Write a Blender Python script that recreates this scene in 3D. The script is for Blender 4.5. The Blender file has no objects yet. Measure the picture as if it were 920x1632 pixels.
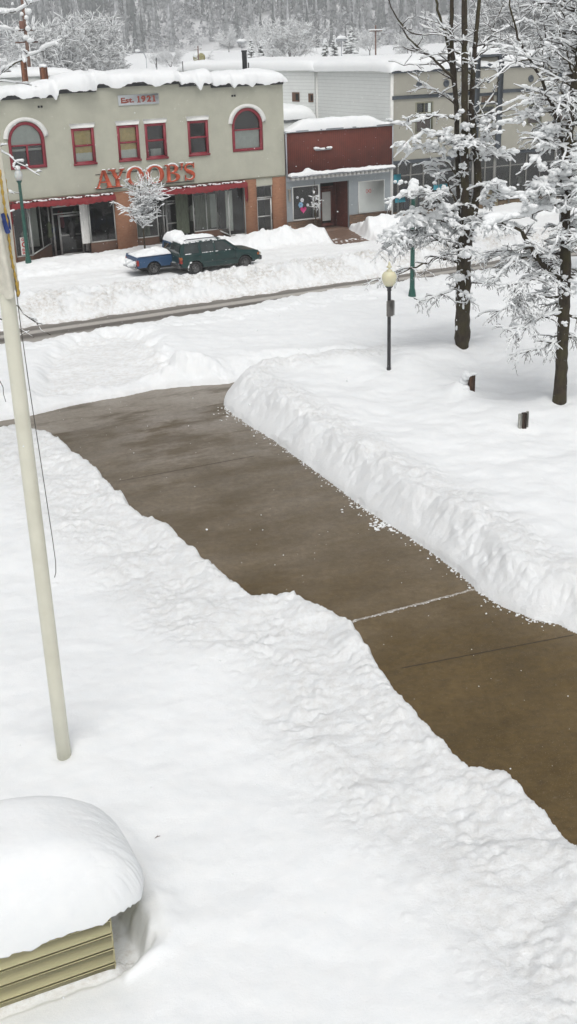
import bpy, math, random
import numpy as np
from mathutils import Vector, Matrix
R_=math.radians
C=bpy.context.scene.collection
sc=bpy.context.scene
rng=random.Random(7); nr=np.random.RandomState(11)
# ------------------------------------------------------------------ camera maths (photo pixels 920x1632 -> world points)
FPX,TH,RO,H=1827.8338,0.3933,-0.0321,12.4
AZ=R_(28.174); FY=77.8448
_c,_s=math.cos(TH),math.sin(TH)
_r=np.array([1,0,0.]); FW=np.array([0,_c,-_s]); _u=np.array([0,_s,_c])
RT=math.cos(RO)*_r+math.sin(RO)*_u; UP=-math.sin(RO)*_r+math.cos(RO)*_u
CAM=np.array([0,0,H])
EU=np.array([math.cos(AZ),math.sin(AZ),0]); EN=np.array([-math.sin(AZ),math.cos(AZ),0]); FO=np.array([0,FY,0])
def ray(x,y): return RT*(x-460)/FPX-UP*(y-816)/FPX+FW
def ground(x,y,z=0.0):
    d=ray(x,y); return CAM+d*((z-H)/d[2])
def at_y(x,y,Y):
    d=ray(x,y); return CAM+d*(Y/d[1])
def zat(P,py):
    lo,hi=-2.,40.
    for _ in range(40):
        m=(lo+hi)/2; d=np.array([P[0],P[1],m])-CAM
        if 816-FPX*(d@UP)/(d@FW)>py: lo=m
        else: hi=m
    return m
def fac(x,y,off=0.):
    d=ray(x,y); t=((FO+EN*off-CAM)@EN)/(d@EN); P=CAM+t*d
    return (P-FO)@EU,P[2]
def uv(u,v,z=0.): return FO+EU*u+EN*v+np.array([0,0,z])
# ------------------------------------------------------------------ noise
_perm=np.random.RandomState(3).permutation(4096)
def _h(ix,iy,s): return _perm[(_perm[(ix+s*131)&4095]+iy)&4095]
def perlin(x,y,s=0):
    x=np.asarray(x,float); y=np.asarray(y,float)
    ix=np.floor(x).astype(int); iy=np.floor(y).astype(int); fx=x-ix; fy=y-iy
    u=fx*fx*fx*(fx*(fx*6-15)+10); v=fy*fy*fy*(fy*(fy*6-15)+10)
    def g(a,b):
        t=_h(ix+a,iy+b,s)*(2*np.pi/4096); return np.cos(t)*(fx-a)+np.sin(t)*(fy-b)
    a=g(0,0)*(1-u)+g(1,0)*u; b=g(0,1)*(1-u)+g(1,1)*u
    return (a*(1-v)+b*v)*1.5
def fbm(x,y,o=4,s=0,gain=.5):
    r=0;a=1.
    for i in range(o): r=r+a*perlin(x,y,s+i*7); x=x*2.03+5.1; y=y*2.03+1.7; a*=gain
    return r
def sst(a,b,x):
    t=np.clip((x-a)/(b-a),0,1); return t*t*(3-2*t)
# ------------------------------------------------------------------ mesh helpers
class MB:
    def __init__(s): s.v=[]; s.f=[]; s.n=0
    def add(s,V,F):
        V=np.asarray(V,float).reshape(-1,3); o=s.n; s.v.append(V); s.n+=len(V)
        s.f.extend([[i+o for i in f] for f in F]); return s
    def box(s,x0,x1,y0,y1,z0,z1):
        V=[(x0,y0,z0),(x1,y0,z0),(x1,y1,z0),(x0,y1,z0),(x0,y0,z1),(x1,y0,z1),(x1,y1,z1),(x0,y1,z1)]
        return s.add(V,[(0,3,2,1),(4,5,6,7),(0,1,5,4),(1,2,6,5),(2,3,7,6),(3,0,4,7)])
    def bbox(s,x0,x1,y0,y1,z0,z1,b=.02):
        # box with chamfered edges
        V=[];
        xs,ys,zs=(x0,x1),(y0,y1),(z0,z1); idx={}
        for i in (0,1):
            for j in (0,1):
                for k in (0,1):
                    X,Y,Z=xs[i],ys[j],zs[k]; sx,sy,sz=(1,-1)[i],(1,-1)[j],(1,-1)[k]
                    for a in range(3):
                        p=[X+sx*b,Y+sy*b,Z+sz*b]; p[a]=(X,Y,Z)[a]; idx[(i,j,k,a)]=len(V); V.append(p)
        I=lambda i,j,k,a: idx[(i,j,k,a)]
        F=[]
        for i in (0,1):
            F.append([I(i,0,0,0),I(i,1,0,0),I(i,1,1,0),I(i,0,1,0)]); F.append([I(0,i,0,1),I(1,i,0,1),I(1,i,1,1),I(0,i,1,1)]); F.append([I(0,0,i,2),I(1,0,i,2),I(1,1,i,2),I(0,1,i,2)])
        for a in (0,1):
            for b2 in (0,1):
                F.append([I(a,b2,0,0),I(a,b2,0,1),I(a,b2,1,1),I(a,b2,1,0)])
                F.append([I(a,0,b2,0),I(a,0,b2,2),I(a,1,b2,2),I(a,1,b2,0)])
                F.append([I(0,a,b2,1),I(0,a,b2,2),I(1,a,b2,2),I(1,a,b2,1)])
                for c in (0,1): F.append([I(a,b2,c,0),I(a,b2,c,1),I(a,b2,c,2)])
        return s.add(V,F)
    def poly(s,P): return s.add(P,[list(range(len(P)))])
    def prism(s,pts,y0,y1):
        # pts: (x,z) outline, extruded along y
        n=len(pts); V=[(x,y0,z) for x,z in pts]+[(x,y1,z) for x,z in pts]
        return s.add(V,[list(range(n)),list(range(2*n-1,n-1,-1))]+[[i,(i+1)%n,n+(i+1)%n,n+i] for i in range(n)])
    def ring(s,outer,inner,y0,y1,closed=True):
        n=len(outer); V=[(x,y0,z) for x,z in outer]+[(x,y0,z) for x,z in inner]+[(x,y1,z) for x,z in outer]+[(x,y1,z) for x,z in inner]
        F=[]
        for i in range(n if closed else n-1):
            j=(i+1)%n
            F+=[[i,j,n+j,n+i],[2*n+i,3*n+i,3*n+j,2*n+j],[i,2*n+i,2*n+j,j],[n+i,n+j,3*n+j,3*n+i]]
        if not closed:
            for i in (0,n-1): F.append([i,n+i,3*n+i,2*n+i])
        return s.add(V,F)
    def tube(s,P,rad,k=6,cap=True,flat=1.0):
        P=np.asarray(P,float); n=len(P); rad=np.broadcast_to(np.asarray(rad,float),(n,))
        T=np.gradient(P,axis=0); T/=np.linalg.norm(T,axis=1)[:,None]+1e-9
        ref=np.where(np.abs(T[:,2:3])>.9,np.array([[1.,0,0]]),np.array([[0,0,1.]]))
        A=np.cross(T,ref); A/=np.linalg.norm(A,axis=1)[:,None]+1e-9; B=np.cross(A,T)
        th=np.arange(k)*2*np.pi/k
        V=P[:,None,:]+rad[:,None,None]*(np.cos(th)[None,:,None]*A[:,None,:]+flat*np.sin(th)[None,:,None]*B[:,None,:])
        F=[]
        for i in range(n-1):
            for j in range(k):
                j2=(j+1)%k; F.append((i*k+j,i*k+j2,(i+1)*k+j2,(i+1)*k+j))
        if cap: F.append(tuple(range(k))[::-1]); F.append(tuple((n-1)*k+j for j in range(k)))
        return s.add(V,F)
    def lathe(s,prof,k=24,c=(0,0,0)):
        V=[];F=[]
        for r,z in prof:
            for j in range(k): t=2*math.pi*j/k; V.append((c[0]+r*math.cos(t),c[1]+r*math.sin(t),c[2]+z))
        for i in range(len(prof)-1):
            for j in range(k): j2=(j+1)%k; F.append((i*k+j,i*k+j2,(i+1)*k+j2,(i+1)*k+j))
        F.append(tuple(range(k))[::-1]); F.append(tuple((len(prof)-1)*k+j for j in range(k)))
        return s.add(V,F)
    def blob(s,c,r,lv=1,amp=.25,seed=0,sq=(1,1,.75)):
        V,F=ICO[lv]; nz=1+amp*(perlin(V[:,0]*1.7+c[0]*3.1+seed,V[:,1]*1.7+V[:,2]*2.3+c[1]*2.7,5))
        return s.add(np.asarray(c)+V*nz[:,None]*np.asarray(sq)*r,F)
    def build(s,name,mat,parent=None,smooth=False,attr=None):
        me=bpy.data.meshes.new(name)
        if s.v:
            V=np.concatenate(s.v); F=s.f
            me.vertices.add(len(V)); me.vertices.foreach_set('co',V.ravel())
            cnt=np.fromiter((len(f) for f in F),dtype=np.int32,count=len(F)); tot=int(cnt.sum())
            idx=np.fromiter((i for f in F for i in f),dtype=np.int32,count=tot)
            me.loops.add(tot); me.loops.foreach_set('vertex_index',idx)
            me.polygons.add(len(F)); st=np.zeros(len(F),dtype=np.int32); st[1:]=np.cumsum(cnt)[:-1]
            me.polygons.foreach_set('loop_start',st); me.polygons.foreach_set('loop_total',cnt)
            me.update(calc_edges=True); me.validate()
            if smooth: me.polygons.foreach_set('use_smooth',np.ones(len(me.polygons),dtype=bool))
        o=bpy.data.objects.new(name,me); me.materials.append(mat); C.objects.link(o)
        if parent is not None: o.parent=parent
        return o
def _ico():
    t=(1+5**.5)/2
    V=[(-1,t,0),(1,t,0),(-1,-t,0),(1,-t,0),(0,-1,t),(0,1,t),(0,-1,-t),(0,1,-t),(t,0,-1),(t,0,1),(-t,0,-1),(-t,0,1)]
    V=[np.array(v)/np.linalg.norm(v) for v in V]
    F=[(0,11,5),(0,5,1),(0,1,7),(0,7,10),(0,10,11),(1,5,9),(5,11,4),(11,10,2),(10,7,6),(7,1,8),(3,9,4),(3,4,2),(3,2,6),(3,6,8),(3,8,9),(4,9,5),(2,4,11),(6,2,10),(8,6,7),(9,8,1)]
    out=[(np.array(V),F)]
    for _ in range(3):
        V=list(V); m={}; G=[]
        def mid(a,b):
            k=(min(a,b),max(a,b))
            if k not in m: p=V[a]+V[b]; V.append(p/np.linalg.norm(p)); m[k]=len(V)-1
            return m[k]
        for a,b,c in F:
            x,y,z=mid(a,b),mid(b,c),mid(c,a); G+=[(a,x,z),(b,y,x),(c,z,y),(x,y,z)]
        F=G; out.append((np.array(V),F))
    return out
ICO=_ico()
def thing(name,label,cat,loc=(0,0,0),rz=0.,group=None):
    o=bpy.data.objects.new(name,None); C.objects.link(o); o.location=tuple(float(a) for a in loc); o.rotation_euler=(0,0,rz); o.empty_display_size=.3
    o['label']=label; o['category']=cat
    if group: o['group']=group
    return o
def kind(o,k,label=None):
    o['kind']=k
    if label: o['label']=label
    return o
def grid_mesh(name,X,Y,Z,mat,attrs=None,smooth=True):
    ny,nx=X.shape; V=np.stack([X,Y,Z],-1).reshape(-1,3)
    me=bpy.data.meshes.new(name); me.vertices.add(len(V)); me.vertices.foreach_set('co',V.ravel())
    i=np.arange(ny*nx).reshape(ny,nx); q=np.stack([i[:-1,:-1],i[:-1,1:],i[1:,1:],i[1:,:-1]],-1).reshape(-1,4)
    me.loops.add(q.size); me.loops.foreach_set('vertex_index',q.ravel().astype(np.int32))
    me.polygons.add(len(q)); me.polygons.foreach_set('loop_start',np.arange(0,q.size,4,dtype=np.int32)); me.polygons.foreach_set('loop_total',np.full(len(q),4,dtype=np.int32))
    me.update(calc_edges=True)
    if smooth: me.polygons.foreach_set('use_smooth',np.ones(len(q),dtype=bool))
    for k,a in (attrs or {}).items():
        at=me.attributes.new(k,'FLOAT','POINT'); at.data.foreach_set('value',np.asarray(a,dtype=np.float32).ravel())
    me.materials.append(mat); o=bpy.data.objects.new(name,me); C.objects.link(o); return o
# ------------------------------------------------------------------ materials
class NT:
    def __init__(s,name):
        s.m=bpy.data.materials.new(name); s.m.use_nodes=True; s.t=s.m.node_tree; s.b=s.t.nodes['Principled BSDF']
    def n(s,t,**k):
        x=s.t.nodes.new(t)
        for a,v in k.items():
            if a.startswith('i_'):
                key=a[2:]; key=int(key) if key.isdigit() else key.replace('_',' ')
                x.inputs[key].default_value=v
            else: setattr(x,a,v)
        return x
    def l(s,a,b): s.t.links.new(a,b)
    def obj(s,scale=(1,1,1)):
        tc=s.n('ShaderNodeTexCoord'); mp=s.n('ShaderNodeMapping'); mp.inputs['Scale'].default_value=scale; s.l(tc.outputs['Object'],mp.inputs['Vector']); return mp.outputs[0]
    def noise(s,vec,scale,detail=4,rough=.55):
        x=s.n('ShaderNodeTexNoise',i_Scale=scale,i_Detail=detail,i_Roughness=rough); s.l(vec,x.inputs['Vector']); return x.outputs['Fac']
    def ramp(s,fac,stops):
        x=s.n('ShaderNodeValToRGB'); e=x.color_ramp.elements
        while len(e)<len(stops): e.new(.5)
        for q,(p,c) in zip(e,stops): q.position=p; q.color=c if len(c)==4 else (*c,1)
        s.l(fac,x.inputs[0]); return x.outputs[0]
    def mix(s,f,a,b,mode='MIX'):
        x=s.n('ShaderNodeMix',data_type='RGBA',blend_type=mode)
        for i,v in ((0,f),(6,a),(7,b)):
            if isinstance(v,(int,float)): x.inputs[i].default_value=v
            elif isinstance(v,tuple): x.inputs[i].default_value=(*v,1)
            else: s.l(v,x.inputs[i])
        return x.outputs[2]
    def math(s,op,a,b=0.):
        x=s.n('ShaderNodeMath',operation=op)
        for i,v in ((0,a),(1,b)):
            if isinstance(v,(int,float)): x.inputs[i].default_value=v
            else: s.l(v,x.inputs[i])
        return x.outputs[0]
    def bump(s,h,strength,dist):
        x=s.n('ShaderNodeBump',i_Strength=strength,i_Distance=dist); s.l(h,x.inputs['Height']); s.l(x.outputs[0],s.b.inputs['Normal'])
def M(name,col,rough=.6,var=.15,scale=3.,bump=0.,bscale=30.,metal=0.,spec=.5,dirt=None,stretch=(1,1,1)):
    t=NT(name); v=t.obj(stretch); f=t.noise(v,scale,6,.6)
    lo=tuple(max(0,c*(1-var)) for c in col); hi=tuple(min(1,c*(1+var)) for c in col)
    c=t.ramp(f,[(.3,lo),(.7,hi)])
    if dirt is not None:
        f2=t.noise(v,scale*.35,5,.7); c=t.mix(t.ramp(f2,[(.5,(0,0,0)),(.75,(1,1,1))]),c,dirt)
    t.l(c,t.b.inputs['Base Color']); t.b.inputs['Roughness'].default_value=rough; t.b.inputs['Metallic'].default_value=metal; t.b.inputs['Specular IOR Level'].default_value=spec
    if bump: t.bump(t.noise(v,bscale,4),bump,.02)
    return t.m
def mk_snow(name,dirt_attr=False,bump=.35,scale=1.):
    t=NT(name); v=t.obj()
    n1=t.noise(v,3*scale,5,.6); n2=t.noise(v,22*scale,5,.65); n3=t.noise(v,90*scale,3,.6)
    c=t.ramp(n1,[(.3,(.84,.865,.875)),(.7,(.875,.89,.89))])
    if dirt_attr:
        a=t.n('ShaderNodeAttribute',attribute_name='dirt').outputs['Fac']
        d1=t.ramp(t.noise(v,5,6,.75),[(.42,(0,0,0)),(.72,(1,1,1))]); d2=t.ramp(t.noise(v,26,5,.7),[(.56,(0,0,0)),(.68,(1,1,1))])
        m=t.math('MULTIPLY',a,t.math('ADD',t.math('MULTIPLY',d1,.75),t.math('MULTIPLY',d2,.3)))
        c=t.mix(m,c,(.40,.34,.26))
    t.l(c,t.b.inputs['Base Color']); t.b.inputs['Roughness'].default_value=.75; t.b.inputs['Specular IOR Level'].default_value=.15
    h=t.math('ADD',t.math('MULTIPLY',n2,.7),t.math('MULTIPLY',n3,.35))
    if dirt_attr:
        a2=t.n('ShaderNodeAttribute',attribute_name='rough').outputs['Fac']
        h=t.math('MULTIPLY',h,t.math('ADD',t.math('MULTIPLY',a2,1.6),.36))
    t.bump(h,bump,.05)
    return t.m
SNOW=mk_snow('snow_ground_mat',True,.5); SNOWC=mk_snow('snow_soft_mat',False,.35); SNOWT=mk_snow('tree_snow_mat',False,.2)
STUCCO=M('stucco',(.455,.455,.375),.85,.07,1.2,.25,40,dirt=(.40,.395,.33))
BLACKTRIM=M('black_trim',(.03,.032,.035),.5,.2,5)
REDTRIM=M('red_paint',(.24,.02,.034),.45,.15,4)
WHITETRIM=M('white_trim',(.75,.75,.72),.6,.06,4)
ALU=M('aluminium',(.55,.56,.54),.4,.1,6,metal=.3)
BRICK=None
def brick(name,c1,c2,mortar,sx=.22,sy=.075,stone=False):
    t=NT(name); tc=t.n('ShaderNodeTexCoord'); sp=t.n('ShaderNodeSeparateXYZ'); t.l(tc.outputs['Object'],sp.inputs[0]); cb=t.n('ShaderNodeCombineXYZ')
    t.l(t.math('ADD',sp.outputs[0],sp.outputs[1]),cb.inputs[0]); t.l(sp.outputs[2],cb.inputs[1])
    b=t.n('ShaderNodeTexBrick'); b.inputs['Color1'].default_value=(*c1,1); b.inputs['Color2'].default_value=(*c2,1); b.inputs['Mortar'].default_value=(*mortar,1)
    b.inputs['Scale'].default_value=1.; b.inputs['Brick Width'].default_value=sx; b.inputs['Row Height'].default_value=sy; b.inputs['Mortar Size'].default_value=.012 if stone else .006
    vec=cb.outputs[0]
    if stone:
        nz=t.n('ShaderNodeTexNoise',i_Scale=3.); t.l(vec,nz.inputs['Vector']); vec=t.mix(.12,vec,nz.outputs['Color'])
    t.l(vec,b.inputs['Vector'])
    c=t.mix(.35,b.outputs['Color'],t.ramp(t.noise(t.obj(),4,6,.7),[(.3,tuple(x*.55 for x in c1)),(.7,tuple(min(1,x*1.3) for x in c2))]))
    t.l(c,t.b.inputs['Base Color']); t.b.inputs['Roughness'].default_value=.85; t.bump(b.outputs['Fac'],-.4,.01); return t.m
BRICK=brick('orange_brick',(.33,.16,.085),(.27,.115,.06),(.26,.19,.14))
BRICKD=brick('dark_brick',(.12,.06,.035),(.09,.045,.03),(.1,.08,.06))
STONE=brick('stone_veneer',(.30,.17,.10),(.16,.11,.075),(.10,.08,.06),.34,.12,True)
def mk_glass(name,tint=(.75,.8,.78),refl=.12):
    t=NT(name); t.t.nodes.remove(t.b); o=t.t.nodes['Material Output']
    tr=t.n('ShaderNodeBsdfTransparent'); tr.inputs[0].default_value=(*tint,1); gl=t.n('ShaderNodeBsdfGlossy',i_Roughness=.06); fr=t.n('ShaderNodeFresnel',i_IOR=1.45)
    mx=t.n('ShaderNodeMixShader'); t.l(t.math('ADD',fr.outputs[0],refl),mx.inputs[0]); t.l(tr.outputs[0],mx.inputs[1]); t.l(gl.outputs[0],mx.inputs[2]); t.l(mx.outputs[0],o.inputs['Surface']); return t.m
GLASS=mk_glass('window_glass',(.84,.88,.85),.05)
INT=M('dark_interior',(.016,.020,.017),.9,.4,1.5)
CURT_Y=M('tan_blind',(.82,.63,.28),.9,.12,5); CURT_W=M('white_curtain',(.88,.88,.85),.9,.1,8,stretch=(6,1,1)); CURT_G=M('grey_blind',(.72,.74,.72),.9,.08,4); CURT_O=M('olive_drape',(.12,.14,.10),.9,.3,6,stretch=(5,1,.6))
AWN=M('red_awning',(.20,.012,.016),.75,.2,3,stretch=(1,1,1)); AWNS=M('awning_slats',(.10,.05,.04),.8,.2,3)
LETTER=M('orange_letter',(.46,.075,.028),.5,.12,5); LETW=M('letter_edge',(.62,.6,.55),.6,.05,5)
SIGNP=M('pale_blue_panel',(.58,.61,.63),.6,.05,4)
CLOTHS=[M('cloth_red',(.16,.03,.03),.9,.3,5),M('cloth_blue',(.03,.05,.12),.9,.3,5),M('cloth_pale',(.35,.35,.32),.9,.2,5),M('cloth_dark',(.04,.04,.04),.9,.3,5),M('cloth_olive',(.10,.12,.07),.9,.3,5)]
def boards(name,col,axis,pitch,dark=.45,rough=.7,var=.08,width=.08):
    t=NT(name); tc=t.n('ShaderNodeTexCoord'); sp=t.n('ShaderNodeSeparateXYZ'); t.l(tc.outputs['Object'],sp.inputs[0])
    f=t.math('FRACT',t.math('DIVIDE',sp.outputs[axis],pitch)); g=t.math('LESS_THAN',f,width)
    c=t.ramp(t.noise(t.obj(),2.5,6,.65),[(.3,tuple(x*(1-var) for x in col)),(.7,tuple(min(1,x*(1+var)) for x in col))])
    c=t.mix(g,c,tuple(x*dark for x in col)); t.l(c,t.b.inputs['Base Color']); t.b.inputs['Roughness'].default_value=rough; t.bump(f,.4,.02); return t.m
SIDING=boards('white_siding',(.74,.76,.74),2,.24,.72,.65,.04,.1)
REDBOARD=boards('red_board_panel',(.125,.025,.014),0,.15,.45,.8,.22,.16)
GREYWALL=M('blue_grey_wall',(.27,.30,.315),.8,.06,2); GREYTRIM=M('grey_trim',(.38,.40,.43),.6,.06,3); REDWOOD=M('red_brown_wood',(.11,.03,.02),.6,.3,6); WHITEPANEL=M('white_board',(.55,.58,.56),.7,.05,2)
BEIGE=M('beige_stucco',(.35,.34,.29),.85,.06,1,.2,40); SLATE=M('slate_trim',(.07,.085,.10),.6,.2,3); OLIVE=M('olive_window_trim',(.20,.20,.14),.6,.1,4); BROWNP=M('brown_panel',(.14,.075,.05),.7,.15,4); TEAL=M('teal_sign',(.04,.28,.36),.6,.1,5)
CONC=M('threshold_concrete',(.16,.10,.07),.6,.2,3)
GREEN=M('green_post_paint',(.015,.085,.065),.4,.25,8); BLACKP=M('black_post_paint',(.028,.028,.03),.45,.3,8)
def mk_globe(name,col,tr):
    t=NT(name); t.b.inputs['Base Color'].default_value=(*col,1); t.b.inputs['Roughness'].default_value=.35; t.b.inputs['Subsurface Weight'].default_value=tr; t.b.inputs['Subsurface Scale'].default_value=.1; return t.m
GLOBE_Y=mk_globe('cream_globe',(.70,.67,.47),.2); GLOBE_W=mk_globe('clear_globe',(.55,.57,.55),.2)
POLE=M('cream_pole_paint',(.70,.69,.575),.38,.05,2.5,dirt=(.64,.62,.50)); ROPE=M('rope',(.09,.085,.075),.9,.2,20)
FLAGW=M('flag_cloth',(.64,.62,.53),.85,.15,5); GOLD=M('gold_fringe',(.45,.30,.06),.7,.25,30); FLAGB=M('flag_blue',(.03,.06,.22),.85,.1,5)
BOXB=M('cream_board',(.74,.68,.40),.6,.05,2.2,.15,60,dirt=(.68,.62,.36),stretch=(.5,1,4)); BOXG=M('board_gap',(.12,.10,.055),.8,.2,8)
# ------------------------------------------------------------------ TERRAIN
def px(L,z): return np.array([ground(x,y,z)[:2] for x,y in L])
left_edge=px([(900,1318),(880,1290),(850,1265),(830,1240),(805,1217),(775,1214),(750,1213),(720,1185),(690,1155),(650,1115),(615,1070),(590,1030),(565,990),(540,972),(510,960),(470,942),(430,936),(400,938),(370,918),(340,890),(310,868),(285,843),(262,828),(235,815),(205,795),(180,768),(150,738),(115,710),(85,690),(52,678)],.88)
right_edge=px([(359,650),(375,663),(400,680),(440,705),(480,735),(520,765),(560,795),(600,825),(650,855),(690,882),(730,912),(760,942),(800,968),(850,988),(880,992),(920,1010),(1010,1050)],0.)
far_edge=px([(-120,700),(0,672),(55,662),(110,648),(150,640),(200,632),(245,622),(290,617),(365,612),(430,595),(520,586),(560,580)],0.)
# push the left crest outwards a little: the visible line is the crest, the toe of the bank lies beyond it
n_off=np.array([.92,.39])*.12
L2=left_edge+n_off
walk=np.concatenate([np.array([[6.6,8.5],[5.2,12.]]),L2,px([(20,676),(-130,715)],.85),far_edge,px([(560,585),(520,590),(430,600),(385,607),(363,625),(356,640)],.05),right_edge,np.array([[11.5,13.5]])])
def polyline_dist(X,Y,P,closed=False):
    D=np.full(X.shape,1e9); n=len(P)
    for i in range(n if closed else n-1):
        a=P[i]; b=P[(i+1)%n]; d=b-a; L=d@d+1e-12
        t=np.clip(((X-a[0])*d[0]+(Y-a[1])*d[1])/L,0,1)
        D=np.minimum(D,(X-a[0]-t*d[0])**2+(Y-a[1]-t*d[1])**2)
    return np.sqrt(D)
def inside(X,Y,P):
    r=np.zeros(X.shape,bool); n=len(P); j=n-1
    for i in range(n):
        xi,yi=P[i]; xj,yj=P[j]
        c=((yi>Y)!=(yj>Y))&(X<(xj-xi)*(Y-yi)/(yj-yi+1e-12)+xi); r^=c; j=i
    return r
def sdf(X,Y,P): return polyline_dist(X,Y,P,True)*np.where(inside(X,Y,P),-1,1)
# non-uniform tensor grid
def axis(knots):
    out=[knots[0][0]]
    for (a,sa),(b,sb) in zip(knots[:-1],knots[1:]):
        x=a
        while True:
            f=(x-a)/(b-a); st=sa*(sb/sa)**max(0,min(1,f)); x+=st
            if x>=b-st*.4: out.append(b); break
            out.append(x)
    return np.array(out)
xs=axis([(-700,60),(-60,3),(-24,.25),(-11,.10),(-6.5,.045),(7.5,.045),(13,.10),(27,.25),(60,3),(700,60)])
ys=axis([(-40,4),(6,.5),(10.5,.045),(22,.05),(36,.07),(60,.10),(80,.2),(110,2),(300,20),(800,40),(1300,60)])
X,Y=np.meshgrid(xs,ys)
U=(X*EU[0]+(Y-FY)*EU[1]); T=(X*EN[0]+(Y-FY)*EN[1])
wob=.05*fbm(X*2.2,Y*2.2,4,1)
dw=sdf(X,Y,walk)+wob*.8
tr_n=px([(-100,580),(0,551),(60,545),(110,533),(180,522),(240,513),(300,504),(400,487),(460,473),(560,458),(640,447),(790,428),(920,409),(1100,385)],.42)
street=np.concatenate([tr_n+np.array([-.14,.26]),np.array([uv(40,-15.6)[:2],uv(-40,-15.6)[:2]])])
ds=sdf(X,Y,street)+.22*fbm(X*.9,Y*.9,4,9)
side_right=(X*.92+(Y-30)*.39)>(right_edge[5][0]*.92+(right_edge[5][1]-30)*.39)-2.2   # lawn to the right of the walk
sr=sst(-1.,1.,(X*.92+(Y-30)*.39)-(((right_edge[5][0]+L2[15][0])/2)*.92+(((right_edge[5][1]+L2[15][1])/2)-30)*.39))
near=T<-30.8
nearf=sst(-31.6,-30.4,-(-T)) # 0 near lawn,1 beyond the cross walk
nearf=sst(-32.2,-29.6,T)
def billow(x,y,o=3,s=0):
    r=0;a=1.
    for i in range(o): r=r+a*(np.abs(perlin(x,y,s+i*5))-.25); x=x*2.1+3.3; y=y*2.1+9.1; a*=.5
    return r
low=fbm(X*.22,Y*.22,4,21); mid=fbm(X*.9,Y*.9,4,33); fine=fbm(X*4.,Y*4.,4,41)
depth=.60+.09*low+.03*mid
depth=depth+sr*(1-nearf)*(.18+.10*low)
base=depth
# banks beside the walk
bl=np.exp(-((dw-.35)/.55)**2)*.22+np.exp(-((dw-1.3)/1.3)**2)*.10
brr=np.exp(-((dw-1.15)/.95)**2)*.25
bank=(bl*(1-sr)+brr*sr)*(1-nearf)+nearf*np.exp(-((dw-.6)/.6)**2)*.10
bank=bank*(1+.35*fbm(X*.7,Y*.7,3,55))
h=base+bank
# strip between cross walk and street: piled edge at the street
strip=nearf*sst(-15,-17,T)
h=np.where(T<-17.6,h+(.44+.06*mid-h)*np.exp(-(np.clip(ds,0,99)/1.5)**2),h)
# rough lumpy ridge right of the half-cleared crossing, and the crossing itself
cross=px([(70,640),(150,625),(275,600),(262,585),(228,545),(190,537),(120,550),(80,585)],.15)
dc=sdf(X,Y,cross)+.12*mid
h=h-(.34*sst(.55,-.25,dc))*(T<-19.8)
h=h+nearf*(T<-18)*np.exp(-((dc-.9)/.6)**2)*.16*sst(-8,-3,X)
# trodden trough on the right lawn
tp=px([(560,560),(640,520),(700,508),(790,498),(940,470)],.6); h=h-.16*np.exp(-(polyline_dist(X,Y,tp)/.9)**2)
tp=px([(540,575),(620,600),(660,570),(720,570),(800,545)],.7); h=h+.10*np.exp(-(polyline_dist(X,Y,tp)/.7)**2)
tp=px([(300,575),(380,590),(450,575),(540,555)],.8); h=h+.26*np.exp(-(polyline_dist(X,Y,tp)/1.1)**2)*(1+.5*mid)
tp=px([(225,540),(262,575),(290,600)],.7); h=h+.20*np.exp(-(polyline_dist(X,Y,tp)/.7)**2)*(1+.6*mid)
# mounds
def mound(p,r,a): 
    global h
    h=h+a*np.exp(-((X-p[0])**2+(Y-p[1])**2)/(r*r))
LAMPB=ground(620,589,.8); POST1=ground(748,630,.75); POST2=ground(834,686,.75); TREE1=ground(737,560,.8); TREE2=ground(893,645,.8); FPOLE=ground(103,1208,.55)
mound(LAMPB+np.array([.6,.5,0]),.8,.12); mound(POST1+np.array([-.25,.3,0]),.55,.42); mound(POST2+np.array([.1,.5,0]),.5,.10); mound(TREE1+np.array([-.1,.8,0]),1.4,.16); mound(TREE2+np.array([0,.7,0]),1.1,.15); mound(FPOLE+np.array([.1,.25,0]),.5,.07); mound(FPOLE,.20,-.12)
# snow well in front of the trunks
for p in (TREE1,TREE2,LAMPB): mound(p+np.array([0,-.1,0]),.28,-.10)
# far side of the street
farbank=sst(-16.2,-14.0,T)*sst(-10.6,-12.6,T)
fb=(.47+.20*fbm(U*.45,T*.6,4,61)+.14*fbm(U*2.,T*2.,4,62))*farbank
park=.34+.05*mid
ruts=.05*np.abs(np.sin((T+9)*2.2+.6*fbm(U*.15,T*.15,2,63)))
fs=np.where(T>-15.8,park-ruts,0.)
walkbank=sst(-5.2,-3.8,T)*(.30+.10*fbm(U*.35,T*.8,3,66))
wb2=np.exp(-((T+3.6)/1.1)**2)*(.42+.34*fbm(U*.5,T*.5,3,97))*sst(.5,-2.5,np.abs(U-0.)-9.5)
farh=fs+fb+walkbank+wb2
h=np.where(T>-17.6,farh,h)
# in front of the facades
clear=sst(.35,-.15,np.maximum(np.abs(U-(4.0+.28*T))-1.40+.12*mid,-T-6.2+.2*mid)); 
h=np.where(T>-8,h*(1-clear)-.05*clear,h)
h=np.where(T>-.9,np.minimum(h,.34+.06*fbm(U*1.1,T,3,68)),h)
h=np.where((T>.02)&(U>-45)&(U<45),np.minimum(h,-.06),h)
# open valley behind the shops, rising gently to the hills
beh=(T>60)
h=np.where(T>26,.5+.25*fbm(X*.03,Y*.03,3,70)+5.0*sst(150,760,Y),h)
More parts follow.
